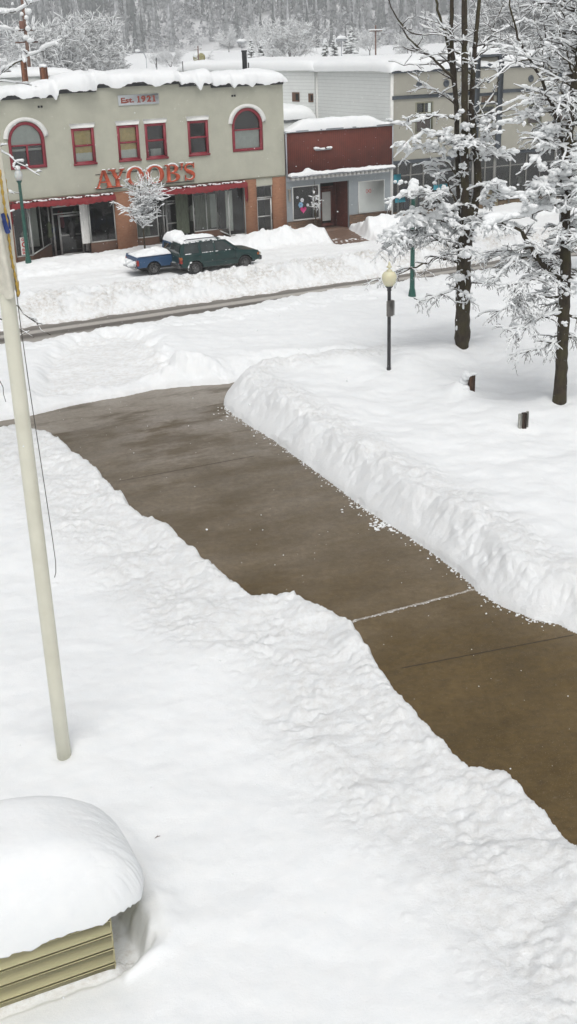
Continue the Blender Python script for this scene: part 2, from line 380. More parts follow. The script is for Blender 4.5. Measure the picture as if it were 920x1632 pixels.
# lumps: thrown clods on the banks
H0=h.copy()
lump=np.zeros_like(h)
def stamp(cx,cy,r,a):
    i0,i1=np.searchsorted(xs,[cx-r,cx+r]); j0,j1=np.searchsorted(ys,[cy-r,cy+r])
    if i1<=i0 or j1<=j0: return
    xx=xs[i0:i1][None,:]; yy=ys[j0:j1][:,None]; d2=((xx-cx)**2+(yy-cy)**2)/(r*r)
    lump[j0:j1,i0:i1]=np.maximum(lump[j0:j1,i0:i1],a*np.sqrt(np.clip(1-d2,0,1)))
def interp(A,x,y):
    i=np.clip(np.searchsorted(xs,x),1,len(xs)-1); j=np.clip(np.searchsorted(ys,y),1,len(ys)-1); return A[j,i]
N=95000; cx=nr.uniform(-11,14,N); cy=nr.uniform(9,46,N); dwc=interp(dw,cx,cy); srr=interp(sr,cx,cy); nf=interp(nearf,cx,cy)
patch=fbm(cx*.6,cy*.6,3,80)
for a,b,d,s_,q,nn in zip(cx,cy,dwc,srr,patch,nf):
    if d<.03: continue
    if s_>.5 and nn<=.5 and d<.75 and b>27 and rng.random()<.8: continue
    if nn>.5: w=math.exp(-(max(0,d-.1)/.9)**2)*.4
    elif s_<.5: w=(1. if d>.25 else .35)*math.exp(-(max(0,d-1.7-q*.8)/.75)**2)*(.75+q)
    else: w=math.exp(-(max(0,d-1.2-q*.5)/.55)**2)*(.6+.8*q+ (.5 if b<27 else 0))
    if rng.random()<w*.62:
        r=.026+.055*rng.random()**2.2+(.05*rng.random() if rng.random()<.03 else 0); stamp(a,b,r,r*rng.uniform(.2,.5)); (stamp(a+r*.7,b+r*rng.uniform(-.5,.5),r*.6,r*.4) if rng.random()<.5 else None)
# clods on the street banks
for k in range(16000):
    u=rng.uniform(-26,24); t=rng.choice([rng.gauss(-13.8,1.3),rng.gauss(-13.5,1.2),rng.gauss(-20.6,.6)])
    if -19.6<t<-15.75: continue
    p=uv(u,t); r=.06+.20*rng.random()**2.2; stamp(p[0],p[1],r,r*rng.uniform(.35,.8)*(1 if t>-16 else .5))
for k in range(700):   # odd clods on the walk-side bank of the far pavement
    u=rng.uniform(-20,20); p=uv(u,rng.gauss(-4.2,.6)); r=.08+.1*rng.random(); stamp(p[0],p[1],r,r*.5)
lz=np.clip(1.3-np.abs(dw)/3.,0,1)
zone=np.where(nearf<.5,np.where(sr<.5,np.exp(-(np.clip(dw-1.9,0,9)/.9)**2),np.exp(-(np.clip(dw-1.4,0,9)/.7)**2)),.35*np.exp(-(np.clip(dw-.2,0,9)/1.)**2))
zone=np.where(T>-17.6,farbank,zone); zone=np.maximum(zone,np.exp(-((ds-.4)/.7)**2)*.6*(T<-17))
pm=sst(-.25,.35,fbm(X*.8,Y*.8,3,93)); bx_=X+.10*fbm(X*1.5,Y*1.5,2,94); by_=Y+.10*fbm(X*1.5,Y*1.5,2,96)
h=h+lump+zone*(.10*billow(bx_*2.9,by_*2.9,4,101)*(.35+.65*pm)+.055*billow(bx_*7.3,by_*7.3,2,105)*pm+.08*fbm(X*.9,Y*.9,3,90))+.0015*fbm(X*9,Y*9,3,91)*(Y<60)+.010*fbm(X*.6,Y*.6,2,92)*(1-zone)*(Y<80)+.006*fbm(X*2.3,Y*2.3,3,98)*(1-zone)*(Y>17)*(Y<60)
# pit round the board box (bottom left)
BC=ground(184,1541,.30); BAZ=math.atan2(*(BC-ground(0,1606,.30))[[1,0]])
be=np.array([math.cos(BAZ),math.sin(BAZ)]); bn=np.array([-be[1],be[0]])
bu=(X-BC[0])*be[0]+(Y-BC[1])*be[1]; bv=(X-BC[0])*bn[0]+(Y-BC[1])*bn[1]
BD=2.0
dbox=np.hypot(np.clip(np.maximum(bu,-bu-5),0,9),np.clip(np.maximum(-bv,bv-BD),0,9))
ff=np.where(Y<17,np.exp(-(np.clip(-bv,0,9)/.9)**2)*sst(.55,-.15,bu)*(bv<.15),0); h=h+(.36-h)*ff
pit=np.hypot(np.clip(bu/.62,0,9),np.clip(np.maximum(-bv/.30,(bv-BD)/.7),0,9))+.10*fbm(X*3,Y*3,3,95)
h=h-np.where(Y<17,(sst(1.05,.62,pit))*(.62+.04*fine)*(1-.93*ff),0)
h=h+np.where(Y<17,.08*np.exp(-((pit-1.45)/.35)**2)*(bu>0),0)
h=np.where((pit<1.3)&(Y<17),np.maximum(h,.05+.04*billow(X*5,Y*5,2,3)),h)
# edge profiles against the walk and the street
wl=.22; wr=.92+.20*mid
dwr=dw-wob*.8+.10*fbm(X*.55,Y*.55,2,77)
prof_l=np.clip(dw/wl,0,1)**.55; prof_r=np.where(dw>0,np.clip(np.clip(dwr,.015,9)/np.maximum(.3,wr),0,1)**.70,0)
wf=1.5+.5*low; prof_f=np.where(dw>0,.22*np.clip(dw/.12,0,1)+.78*sst(0,1,np.clip((dw+.15*mid)/wf,0,1)),0); nn_=sst(.35,.65,nearf); prof=(prof_l*(1-sr)+prof_r*sr)*(1-nn_)+prof_f*nn_
face=np.exp(-((dw-.5)/.36)**2)*sr*(1-nearf)*(dw>.06)
hw=h*prof-.12*(dw<=0)+face*(.07*billow(X*4.6,Y*4.6,3,131)+.05*fbm(X*1.2,Y*1.2,2,135))*(.35+1.2*sst(31,24,Y))
use=(T<-17.6)
h=np.where(use,hw,h)
ps=np.where(T<-17.6,np.clip(ds/.35,0,1)**.7,np.clip(ds/1.5,0,1)**.6)
h=np.where((T<-13)|True,np.where((T<-12)&(T>-26),h*ps-.12*(ds<=0),h),h)
dirt=np.zeros_like(h)
dirt=np.maximum(dirt,1.15*farbank*(.6+.4*sst(-11.5,-15,T))*sst(-.5,.3,fbm(U*.5,T*.5,3,120)))
dirt=np.maximum(dirt,.9*np.exp(-(np.clip(ds,0,9)/.35)**2)*(T<-10)*(T>-24))
dirt=np.maximum(dirt,.30*zone*(T<-20)*(1-.85*sr*sst(1.1,.7,dw)))
dirt=np.maximum(dirt,.45*sst(.3,-.3,dc)*(T<-20))
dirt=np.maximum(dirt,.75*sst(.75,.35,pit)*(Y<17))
dirt=np.maximum(dirt,.18*(T>-12)*(T<-5))
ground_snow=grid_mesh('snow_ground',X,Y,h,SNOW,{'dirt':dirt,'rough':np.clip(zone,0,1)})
kind(ground_snow,'structure')
def hs(x,y): return float(interp(h,x,y))
# concrete
def mk_walk(name):
    t=NT(name); v=t.obj()
    tc=t.n('ShaderNodeTexCoord'); mp=t.n('ShaderNodeMapping'); mp.inputs['Rotation'].default_value=(0,0,-R_(24)); t.l(tc.outputs['Object'],mp.inputs['Vector']); rv=mp.outputs[0]
    mp2=t.n('ShaderNodeMapping'); mp2.inputs['Scale'].default_value=(.5,1.2,1); t.l(rv,mp2.inputs['Vector']); sv=mp2.outputs[0]
    n1=t.noise(v,.35,5,.6); n2=t.noise(sv,1.3,9,.72); n3=t.noise(v,55,4,.7); n4=t.noise(v,5,9,.82); n5=t.noise(sv,4.5,8,.8)
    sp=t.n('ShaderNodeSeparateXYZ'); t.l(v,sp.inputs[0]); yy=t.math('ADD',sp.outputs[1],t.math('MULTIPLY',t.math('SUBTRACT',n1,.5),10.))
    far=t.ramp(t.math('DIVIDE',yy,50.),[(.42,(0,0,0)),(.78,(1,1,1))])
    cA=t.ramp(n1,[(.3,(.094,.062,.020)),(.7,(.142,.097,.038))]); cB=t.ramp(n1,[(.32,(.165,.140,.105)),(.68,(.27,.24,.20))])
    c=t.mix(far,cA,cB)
    c=t.mix(1.,c,t.ramp(n2,[(.30,(.86,.86,.86)),(.70,(1.12,1.12,1.12))]),'MULTIPLY')
    c=t.mix(1.,c,t.ramp(n4,[(.30,(.62,.61,.60)),(.70,(1.30,1.30,1.32))]),'MULTIPLY')
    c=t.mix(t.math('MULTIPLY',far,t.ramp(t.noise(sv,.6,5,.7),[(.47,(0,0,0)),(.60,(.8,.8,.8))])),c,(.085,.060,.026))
    c=t.mix(t.ramp(n5,[(.60,(0,0,0)),(.75,(.35,.35,.35))]),c,(.36,.33,.28))
    spk=t.ramp(t.noise(v,48,2,.5),[(.66,(0,0,0)),(.73,(.7,.7,.7))]); c=t.mix(spk,c,(.40,.37,.31))
    t.l(c,t.b.inputs['Base Color']); t.l(t.ramp(n2,[(.3,(.30,.30,.30)),(.7,(.62,.62,.62))]),t.b.inputs['Roughness']); t.b.inputs['Specular IOR Level'].default_value=.32
    t.bump(t.math('ADD',n3,t.math('MULTIPLY',n4,1.5)),.25,.006); return t.m
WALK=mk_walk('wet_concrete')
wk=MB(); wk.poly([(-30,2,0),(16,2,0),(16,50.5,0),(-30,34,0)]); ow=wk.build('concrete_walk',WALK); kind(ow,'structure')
t=NT('pale_concrete'); v=t.obj(); n1=t.noise(v,.5,6,.65); n4=t.noise(v,6,9,.8); n6=t.noise(t.obj((.4,1.2,1)),.9,6,.7)
c=t.ramp(n1,[(.3,(.20,.17,.13)),(.7,(.33,.295,.25))]); c=t.mix(1.,c,t.ramp(n4,[(.3,(.7,.7,.7)),(.7,(1.2,1.2,1.2))]),'MULTIPLY'); c=t.mix(t.ramp(n6,[(.52,(0,0,0)),(.64,(.85,.85,.85))]),c,(.085,.062,.032))
t.l(c,t.b.inputs['Base Color']); t.b.inputs['Roughness'].default_value=.4; t.b.inputs['Specular IOR Level'].default_value=.3; t.bump(n4,.2,.006)
m=MB(); m.poly([(-60,-31.8,0),(-4,-31.8,0),(-4,-26,0),(-60,-26,0)]); o=m.build('cross_pavement',t.m); o.location=(0,FY,.004); o.rotation_euler=(0,0,AZ); kind(o,'structure')
def strip(a,b,w,z,mat,name,zz=0.,rag=0.,parent=None):
    a=ground(*a,zz); b=ground(*b,zz); d=b-a; L=np.linalg.norm(d); d/=L; n=np.array([-d[1],d[0],0]); m=MB(); V=[];F=[];k=int(L/.04)+2
    for i in range(k):
        p=a+d*L*i/(k-1); w1=w*(1+rag*float(perlin(i*.31,3.3,7))); w2=w*(1+rag*float(perlin(i*.27,8.3,9)))
        V+=[p+n*w1/2+(0,0,z),p-n*w2/2+(0,0,z),]
    for i in range(k-1): F.append((2*i,2*i+1,2*i+3,2*i+2))
    m.add(V,F); return m.build(name,mat,parent)
JOINT=M('joint_dark',(.035,.024,.014),.6,.3,20)
for a,b in (((190,767),(405,727)),((640,1065),(915,1012))): strip(a,b,.032,.004,JOINT,'joint',rag=.4,parent=ow)
# snow left in the wide joint
m=MB(); a=ground(560,991,0); b=ground(758,939,0)
for i in range(200):
    f=rng.random(); p=a+(b-a)*f; m.blob((p[0]+rng.gauss(0,.02),p[1]+rng.gauss(0,.022),.0),rng.uniform(.008,.022),1,.4,i,(1.3,1.,.35))
o=m.build('snow_in_joint',SNOWC,smooth=True); kind(o,'stuff')
strip((560,991),(758,939),.075,.006,M('frosted_joint',(.36,.33,.29),.9,.35,14),'joint',rag=.7,parent=ow)
# crumbs of snow fallen on the walk
m=MB()
for i in range(300):
    if rng.random()<.8:
        k=rng.randrange(len(right_edge)-3); f=rng.random(); p=right_edge[k]*(1-f)+right_edge[k+1]*f; dd=abs(rng.gauss(0,.09))*(1 if rng.random()<.8 else 2.2); p=p-np.array([.92,.39])*dd
        r=rng.uniform(.008,.03)
    else: p=ground(rng.uniform(150,920),rng.uniform(650,1250),0)[:2]; r=rng.uniform(.004,.010)
    if inside(np.array([p[0]]),np.array([p[1]]),walk)[0]: m.blob((p[0],p[1],r*.4),r,1,.4,i,(1,1,.7))
for cxp,cyp,n in ((612,838,70),(575,808,30),(880,990,30),(368,660,25)):
    for i in range(n):
        p=ground(cxp+rng.gauss(0,12),cyp+rng.gauss(0,5),0); r=rng.uniform(.01,.045); m.blob((p[0],p[1],r*.2),r,1,.4,i,(1.2,1,.5))
o=m.build('snow_crumbs',SNOWC,smooth=True); kind(o,'stuff')
# street
def mk_street():
    t=NT('slushy_asphalt'); v=t.obj(); sp=t.n('ShaderNodeSeparateXYZ'); t.l(v,sp.inputs[0])
    n=t.noise(t.obj((.25,1.6,1)),1.3,6,.7); y=t.math('ADD',sp.outputs[1],t.math('MULTIPLY',t.math('SUBTRACT',n,.5),.45))
    f=t.math('DIVIDE',t.math('ADD',y,19.9),4.3)
    c=t.ramp(f,[(.0,(.30,.28,.25)),(.42,(.34,.32,.29)),(.56,(.075,.062,.05)),(.66,(.09,.078,.065)),(.70,(.40,.375,.34)),(.80,(.44,.415,.375)),(.85,(.085,.072,.058)),(.97,(.16,.14,.115))])
    c=t.mix(t.ramp(t.noise(v,7,6,.75),[(.48,(0,0,0)),(.7,(.35,.35,.35))]),c,(.12,.10,.08))
    t.l(c,t.b.inputs['Base Color']); t.b.inputs['Roughness'].default_value=.45; t.bump(t.noise(v,9,5),.3,.04); return t.m
m=MB(); m.poly([(-60,-22,0),(60,-22,0),(60,-13.4,0),(-60,-13.4,0)]); o=m.build('street',mk_street()); o.location=(0,FY,.006); o.rotation_euler=(0,0,AZ); kind(o,'structure')
m=MB(); m.poly([(-45,-9,0),(45,-9,0),(45,6,0),(-45,6,0)]); o=m.build('far_pavement',CONC); o.location=(0,FY,.010); o.rotation_euler=(0,0,AZ); kind(o,'structure')
# ------------------------------------------------------------------ BUILDINGS (local frame of each: x along the facade, y back, z up)
def holes_wall(mb,u0,u1,z0,z1,holes,v=0.,rev=.22):
    us=sorted({u0,u1,*[a for hh in holes for a in hh[:2]]}); zs=sorted({z0,z1,*[a for hh in holes for a in hh[2:]]})
    us=[a for a in us if u0<=a<=u1]; zs=[a for a in zs if z0<=a<=z1]
    for a,b in zip(us[:-1],us[1:]):
        for c,d in zip(zs[:-1],zs[1:]):
            mu,mz=(a+b)/2,(c+d)/2
            if any(q[0]<mu<q[1] and q[2]<mz<q[3] for q in holes): continue
            mb.poly([(a,v,c),(b,v,c),(b,v,d),(a,v,d)])
    for a,b,c,d in holes:
        mb.poly([(a,v,c),(a,v,d),(a,v+rev,d),(a,v+rev,c)]); mb.poly([(b,v,d),(b,v,c),(b,v+rev,c),(b,v+rev,d)])
        mb.poly([(a,v,d),(b,v,d),(b,v+rev,d),(a,v+rev,d)]); mb.poly([(b,v,c),(a,v,c),(a,v+rev,c),(b,v+rev,c)])
def snow_cap(name,u0,u1,v0,v1,zb,Tk,parent,nu=200,nv=40,over=.15,sag=None,e=4.,seed=0,noise=.06,mat=None,spow=.5,pv=1.,rag=.04):
    """a rounded blanket of snow resting on zb(u,v): real top and underside"""
    s=(1-np.cos(np.linspace(0,np.pi,nu)))/2*.35+np.linspace(0,1,nu)*.65; w=(1-np.cos(np.linspace(0,np.pi,nv)))/2
    S,W=np.meshgrid(s,w)
    ov=over*(1+.8*fbm(S*(u1-u0)*.7+seed,S*0+seed,3,seed))
    U_=u0-over+S*(u1-u0+2*over); V_=(v0-ov)+W*(v1-v0+ov+over)
    prof=np.clip(1-np.abs(2*S-1)**(e*max(1,(u1-u0)/(v1-v0)*.6)),0,1)**spow*np.clip(1-np.abs(2*W-1)**e,0,1)**spow
    th=Tk(U_,V_) if callable(Tk) else Tk
    top=zb(U_,V_)+prof*th*(1+noise*fbm(U_*.6,V_*.6,3,seed+3))+prof*.02*fbm(U_*4,V_*4,3,seed+5)
    sg=(sag(U_) if sag else 0)*np.clip(1-W*12,0,1)
    sg=sg+rag*(prof<.4)*np.abs(fbm(U_*9,V_*9,3,seed+8))
    top=top-sg*(1-prof); bot=zb(U_,V_)-sg-.02*(1-prof)+.012*prof
    ny,nx=U_.shape; m=MB(); i=np.arange(ny*nx).reshape(ny,nx)
    q=np.stack([i[:-1,:-1],i[:-1,1:],i[1:,1:],i[1:,:-1]],-1).reshape(-1,4)
    m.add(np.stack([U_,V_,top],-1).reshape(-1,3),q.tolist()); m.add(np.stack([U_,V_,bot],-1).reshape(-1,3),q[:,::-1].tolist())
    # edge skirt
    e_=np.concatenate([i[0,:],i[1:,-1],i[-1,-2::-1],i[-2:0:-1,0]]); N=ny*nx; m.f+= [[int(a),int(a)+N,int(b)+N,int(b)] for a,b in zip(e_,np.roll(e_,-1))]
    return m.build(name,mat or SNOWC,parent,smooth=True)
Cc=-9.3018
# ---- corner store with the big letters
A=thing('department_store','two-storey grey-green stucco store with red-framed windows, red awnings and orange-red raised letters','building',FO,AZ)
cu=[Cc-3.755,Cc-.897,Cc+.897,Cc+3.755]; au=[Cc-7.205,Cc+7.205]
hz=(5.665,7.716); hw2=.693; aw=1.085
holes=[(c-hw2,c+hw2,*hz) for c in cu]+[(c-aw,c+aw,5.663,8.27) for c in au]
w=MB(); UL,UR=-19.2,.57
steps=[(UL,-14.33,9.55),(-14.33,-12.0,9.74),(-12.0,-6.65,9.94),(-6.65,-4.5,9.78),(-4.5,UR,9.62)]
holes_wall(w,UL,UR,3.93,9.55,holes)
for a,b,z in steps:
    if z>9.55: w.poly([(a,0,9.55),(b,0,9.55),(b,0,z),(a,0,z)])
for c in au:   # spandrels of the arches
    for sgn in (-1,1):
        arc=[(c+sgn*aw*math.cos(t),0,7.185+aw*math.sin(t)) for t in np.linspace(0,math.pi/2,13)]
        w.poly([(c+sgn*aw,0,8.27)]+arc)
        for p,q in zip(arc[:-1],arc[1:]): w.poly([p,q,(q[0],.22,q[2]),(p[0],.22,p[2])])
# side and back walls, stucco over the corner door
w.poly([(UR,0,0),(UR,24,0),(UR,24,8.6),(UR,0,9.62)]); w.poly([(UL,24,0),(UL,0,0),(UL,0,9.5),(UL,24,8.6)]); w.poly([(UR,24,0),(UL,24,0),(UL,24,8.6),(UR,24,8.6)])
w.poly([(-1.62,.02,3.42),(-.40,.02,3.42),(-.40,.02,3.93),(-1.62,.02,3.93)])
for a,b,z in steps: w.poly([(a,.35,9.0),(b,.35,9.0),(b,.35,z),(a,.35,z)][::-1]); w.poly([(a,0,z),(b,0,z),(b,.35,z),(a,.35,z)])
w.build('wall',STUCCO,A)
w=MB(); w.poly([(UL,.35,9.1),(UR,.35,9.1),(UR,24,8.3),(UL,24,8.3)]); roof=w.build('roof',BLACKTRIM,A)
for a,b,z in steps:
    m=MB(); m.bbox(a+(.0 if a==UL else .01),b-.01,-.13,.42,z-.05,z+.20,.015); m.build('coping',BLACKTRIM,A)
# brick piers + bulkheads
for a,b in ((UL,-17.87),(-11.42,-10.1),(-2.42,-1.62),(-.40,UR-.004)): m=MB(); m.box(a,b,-.04,.40,-.1,3.93); m.build('brick_pier',BRICK,A)
m=MB(); m.bbox(UL,UR,-.06,.02,3.90,3.975,.01); m.build('belt_course',M('belt',(.40,.385,.30),.8,.1,4),A)
m=MB()
m.box(-17.87,-16.80,.06,.22,-.1,.62); m.build('bulkhead',BRICKD,A); m=MB(); m.box(-13.12,-11.42,.06,.22,-.1,.98); m.build('bulkhead',BRICKD,A); m=MB(); m.poly([(-16.8,.1,-.1),(-15.2,1.5,-.1),(-15.2,1.5,.95),(-16.8,.1,.62)])
m.build('bulkhead',BRICKD,A); m=MB(); m.box(-10.1,-8.6,.06,.22,-.1,.92); m.build('bulkhead',BRICKD,A); m=MB(); m.box(-6.0,-3.6,.3,.45,-.1,.88); m.build('bulkhead',BRICKD,A); m=MB(); m.box(-3.62,-2.42,.06,.20,-.1,.42); m.build('bulkhead',BRICKD,A); m=MB(); m.poly([(-13.12,.1,-.1),(-12.7,1.5,-.1),(-12.7,1.5,.95),(-13.12,.1,.98)][::-1])
m.build('bulkhead',BRICKD,A)
m=MB(); m.box(-17.87,-11.42,.1,4.0,-.05,.10); m.box(-10.1,-2.42,.1,4.,-.05,.10); m.build('shop_floor',M('red_floor',(.09,.025,.02),.5,.3,3),A)
# interiors
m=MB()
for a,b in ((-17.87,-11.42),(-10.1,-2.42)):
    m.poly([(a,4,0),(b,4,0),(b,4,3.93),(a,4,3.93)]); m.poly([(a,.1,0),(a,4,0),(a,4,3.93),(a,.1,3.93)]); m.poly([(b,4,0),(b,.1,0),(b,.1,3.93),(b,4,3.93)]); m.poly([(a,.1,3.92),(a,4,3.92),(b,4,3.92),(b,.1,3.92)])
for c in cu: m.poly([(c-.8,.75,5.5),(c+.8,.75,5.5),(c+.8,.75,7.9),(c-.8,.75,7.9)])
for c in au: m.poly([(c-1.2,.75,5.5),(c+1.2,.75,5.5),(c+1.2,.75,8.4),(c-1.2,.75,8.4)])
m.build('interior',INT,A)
# goods seen in the shop windows
def drape(a,b,v,z0,z1,mat,name='curtain',parent=None,amp=.03,n=28):
    m=MB();V=[]
    for i in range(n+1):
        u=a+(b-a)*i/n; o=amp*math.sin(i*1.9)+amp*.6*math.sin(i*.7+1); V+=[(u,v+o,z0),(u,v+o,z1)]
    m.add(V,[(2*i,2*i+2,2*i+3,2*i+1) for i in range(n)]); return m.build(name,mat,parent,smooth=True)
for a,b,v,z0,z1,mt in ((-16.5,-15.9,1.6,.9,3.4,CURT_W),(-13.5,-12.9,.6,.9,3.5,CURT_W),(-7.0,-6.1,.9,.8,3.4,CURT_O),(-5.7,-4.6,.8,.95,3.1,CURT_O),(-4.6,-4.1,.9,.95,3.1,CURT_G),(-3.4,-2.9,1.0,.6,3.2,CURT_W),(-9.9,-8.8,1.,.9,2.4,CURT_O)): drape(a,b,v,z0,z1,mt,'display_curtain',A)
for k in range(26):
    a=rng.choice([rng.uniform(-17.5,-12),rng.uniform(-9.8,-3)]); v=rng.uniform(1.0,2.6); z=rng.uniform(.7,2.2); m=MB(); r=rng.uniform(.12,.26)
    m.lathe([(r*.6,0),(r,.2),(r*.75,.5),(r*1.05,.8),(r*.35,.95),(r*.3,1.0)],10,(a,v,z)); m.build('shop_display',rng.choice(CLOTHS),A,smooth=True)
def frame(mb,u0,u1,z0,z1,t,v0,v1,mid=None,vert=None):
    mb.box(u0,u0+t,v0,v1,z0,z1); mb.box(u1-t,u1,v0,v1,z0,z1); mb.box(u0+t,u1-t,v0+.002,v1,z0,z0+t); mb.box(u0+t,u1-t,v0+.002,v1,z1-t,z1)
    if mid: mb.box(u0+t,u1-t,v0+.01,v1-.003,mid-t*.35,mid+t*.35)
    if vert: mb.box(vert-t*.3,vert+t*.3,v0+.012,v1-.004,z0+t,(mid or z1)-t*.35)
def glass(u0,u1,z0,z1,v,parent,name='pane',mat=None):
    m=MB(); m.poly([(u0,v,z0),(u1,v,z0),(u1,v,z1),(u0,v,z1)]); return m.build(name,mat or GLASS,parent)
for k,c in enumerate(cu):
    m=MB(); frame(m,c-hw2,c+hw2,*hz,.15,-.05,.14,6.72); m.box(c-hw2-.05,c+hw2+.05,-.10,-.052,hz[0]-.06,hz[0]+.07); f=m.build('window',REDTRIM,A)
    glass(c-.6,c+.6,hz[0]+.1,hz[1]-.1,.10,f)
    m=MB(); m.prism([(c-.72,7.73),(c+.72,7.73),(c+.80,7.99),(c-.80,7.99)],-.09,.0); m.build('lintel',WHITETRIM,f)
    if k<2:
        m=MB(); m.poly([(c-.6,.13,6.30),(c+.6,.13,6.30),(c+.6,.13,7.6),(c-.6,.13,7.6)]); m.build('blind',CURT_Y,f)
        drape(c-.58,c+.58,.14,5.75,6.33,CURT_W,'curtain',f,.012)
    elif k==2: drape(c-.2,c+.5,.45,5.75,6.2,CURT_G,'curtain',f,.03)
for k,c in enumerate(au):
    th=np.linspace(0,math.pi,25); sp=7.185
    out=[(c-aw,5.663),(c+aw,5.663)]+[(c+aw*math.cos(t),sp+aw*math.sin(t)) for t in th]; ri=aw-.17
    inn=[(c-ri,5.83),(c+ri,5.83)]+[(c+ri*math.cos(t),sp+ri*math.sin(t)) for t in th]
    m=MB(); m.ring(out,inn,-.05,.14); m.box(c-ri,c+ri,-.03,.12,6.93,7.01)
    if k==0: m.box(c-.05,c+.05,-.028,.11,5.83,6.93)
    f=m.build('window',REDTRIM,A)
    m=MB(); m.add([(x,.10,z) for x,z in inn],[list(range(len(inn)))]); m.build('pane',GLASS,f)
    ho=[(c+1.33*math.cos(t),7.40+1.12*math.sin(t)) for t in th]; hi=[(c+1.09*math.cos(t),7.20+1.09*math.sin(t)+.02) for t in th]; hi[0]=(c+1.09,7.40); hi[-1]=(c-1.09,7.40)
    m=MB(); m.ring(ho,hi,-.10,.0,False); m.build('arch_hood',WHITETRIM,f)
    arcp=[(c+.9*math.cos(t),.13,sp+.9*math.sin(t)) for t in th]
    m=MB()
    if k==0: m.poly([(c-.9,.13,6.95),(c+.9,.13,6.95)]+arcp); m.build('blind',CURT_G,f); m=MB(); m.box(c-.9,c+.9,.17,.19,6.66,6.78); m.build('curtain_rail',CURT_W,f)
    else: drape(c-.9,c+.9,.14,5.8,6.94,CURT_G,'curtain',f,.012)
# storefront frames
def shopwin(P0,P1,z0,z1,name='shop_window',mids=(),z0b=None,t=.055,mat=ALU,zm=None):
    # vertical frame from plan point P0 to P1
    z0b=z0 if z0b is None else z0b
    a=np.array([*P0,0.]); b=np.array([*P1,0.]); m=MB()
    d=(b-a)/np.linalg.norm(b-a); nn=np.array([d[1],-d[0],0])
    def bar(p,q,wd):
        p=np.array(p);q=np.array(q); m.tube([p,q],wd,4)
    for f in (0,1,*mids):
        p=a+(b-a)*f; zz=z0+(z0b-z0)*f; bar((p[0],p[1],zz),(p[0],p[1],z1),t*.75 if f in(0,1) else t*.5)
    bar((a[0],a[1],z0+.03),(b[0],b[1],z0b+.03),t*.75); bar((a[0],a[1],z1-.03),(b[0],b[1],z1-.03),t*.7)
    if zm: bar((a[0],a[1],zm),(b[0],b[1],zm),t*.6)
    f=m.build(name,mat,A); m=MB(); m.poly([(a[0],a[1]+.01,z0),(b[0],b[1]+.01,z0b),(b[0],b[1]+.01,z1),(a[0],a[1]+.01,z1)]); m.build('pane',GLASS,f); return f
shopwin((-17.83,.12),(-16.83,.12),.62,3.62); shopwin((-16.78,.15),(-15.2,1.5),.66,3.62,z0b=.98,mids=(.55,))
shopwin((-13.08,.12),(-11.46,.12),.98,3.6); shopwin((-13.1,.15),(-12.7,1.5),.98,3.6)
shopwin((-10.06,.12),(-8.62,.12),.92,3.6); shopwin((-6.0,.38),(-4.38,.38),.88,3.5,mids=(.56,)); shopwin((-3.6,.12),(-2.44,.12),.44,3.6); shopwin((-4.38,.38),(-3.62,.12),.86,3.6,z0b=.46)
def door(u0,u1,z0,z1,v,parent,mat=ALU,t=.11,mid=True,handle=True):
    m=MB(); frame(m,u0,u1,z0,z1,t,v,v+.07,(z0+z1)*.5 if mid else None); d=m.build('door',mat,parent); glass(u0+.05,u1-.05,z0+.05,z1-.05,v+.035,d)
    if handle: m=MB(); m.tube([(u1-t*.5,v-.05,z0+.9),(u1-t*.5,v-.05,z0+1.3)],.018,6); m.build('handle',BLACKTRIM,d)
    return d
door(-14.62,-13.10,.16,2.62,1.5,A); 
m=MB(); frame(m,-15.0,-12.7,.12,3.2,.09,1.48,1.6,2.72); m.build('door_frame',ALU,A)
m=MB(); m.box(-13.02,-12.76,1.40,1.47,.3,3.4); m.build('side_post',WHITETRIM,A)
door(-7.55,-6.45,.16,2.75,1.3,A); m=MB(); frame(m,-7.75,-6.1,.12,3.3,.09,1.28,1.40,2.85); m.build('door_frame',ALU,A)
m=MB(); m.poly([(-8.6,.15,.1),(-7.78,1.3,.1),(-7.78,1.3,3.6),(-8.6,.15,3.6)]); m.poly([(-6.1,1.3,.1),(-6.0,.38,.1),(-6.0,.38,3.6),(-6.1,1.3,3.6)]); m.build('side_pane',GLASS,A)
# corner door
door(-1.58,-.44,.30,2.60,.14,A,t=.09); m=MB(); frame(m,-1.60,-.42,2.64,3.42,.05,.10,.2); f=m.build('transom_window',ALU,A); glass(-1.56,-.46,2.68,3.38,.15,f)
m=MB(); m.box(-1.62,-.40,.16,1.2,-.1,.28); m.poly([(-1.62,1.2,0),(-.4,1.2,0),(-.4,1.2,3.9),(-1.62,1.2,3.9)]); m.build('lobby',INT,A)
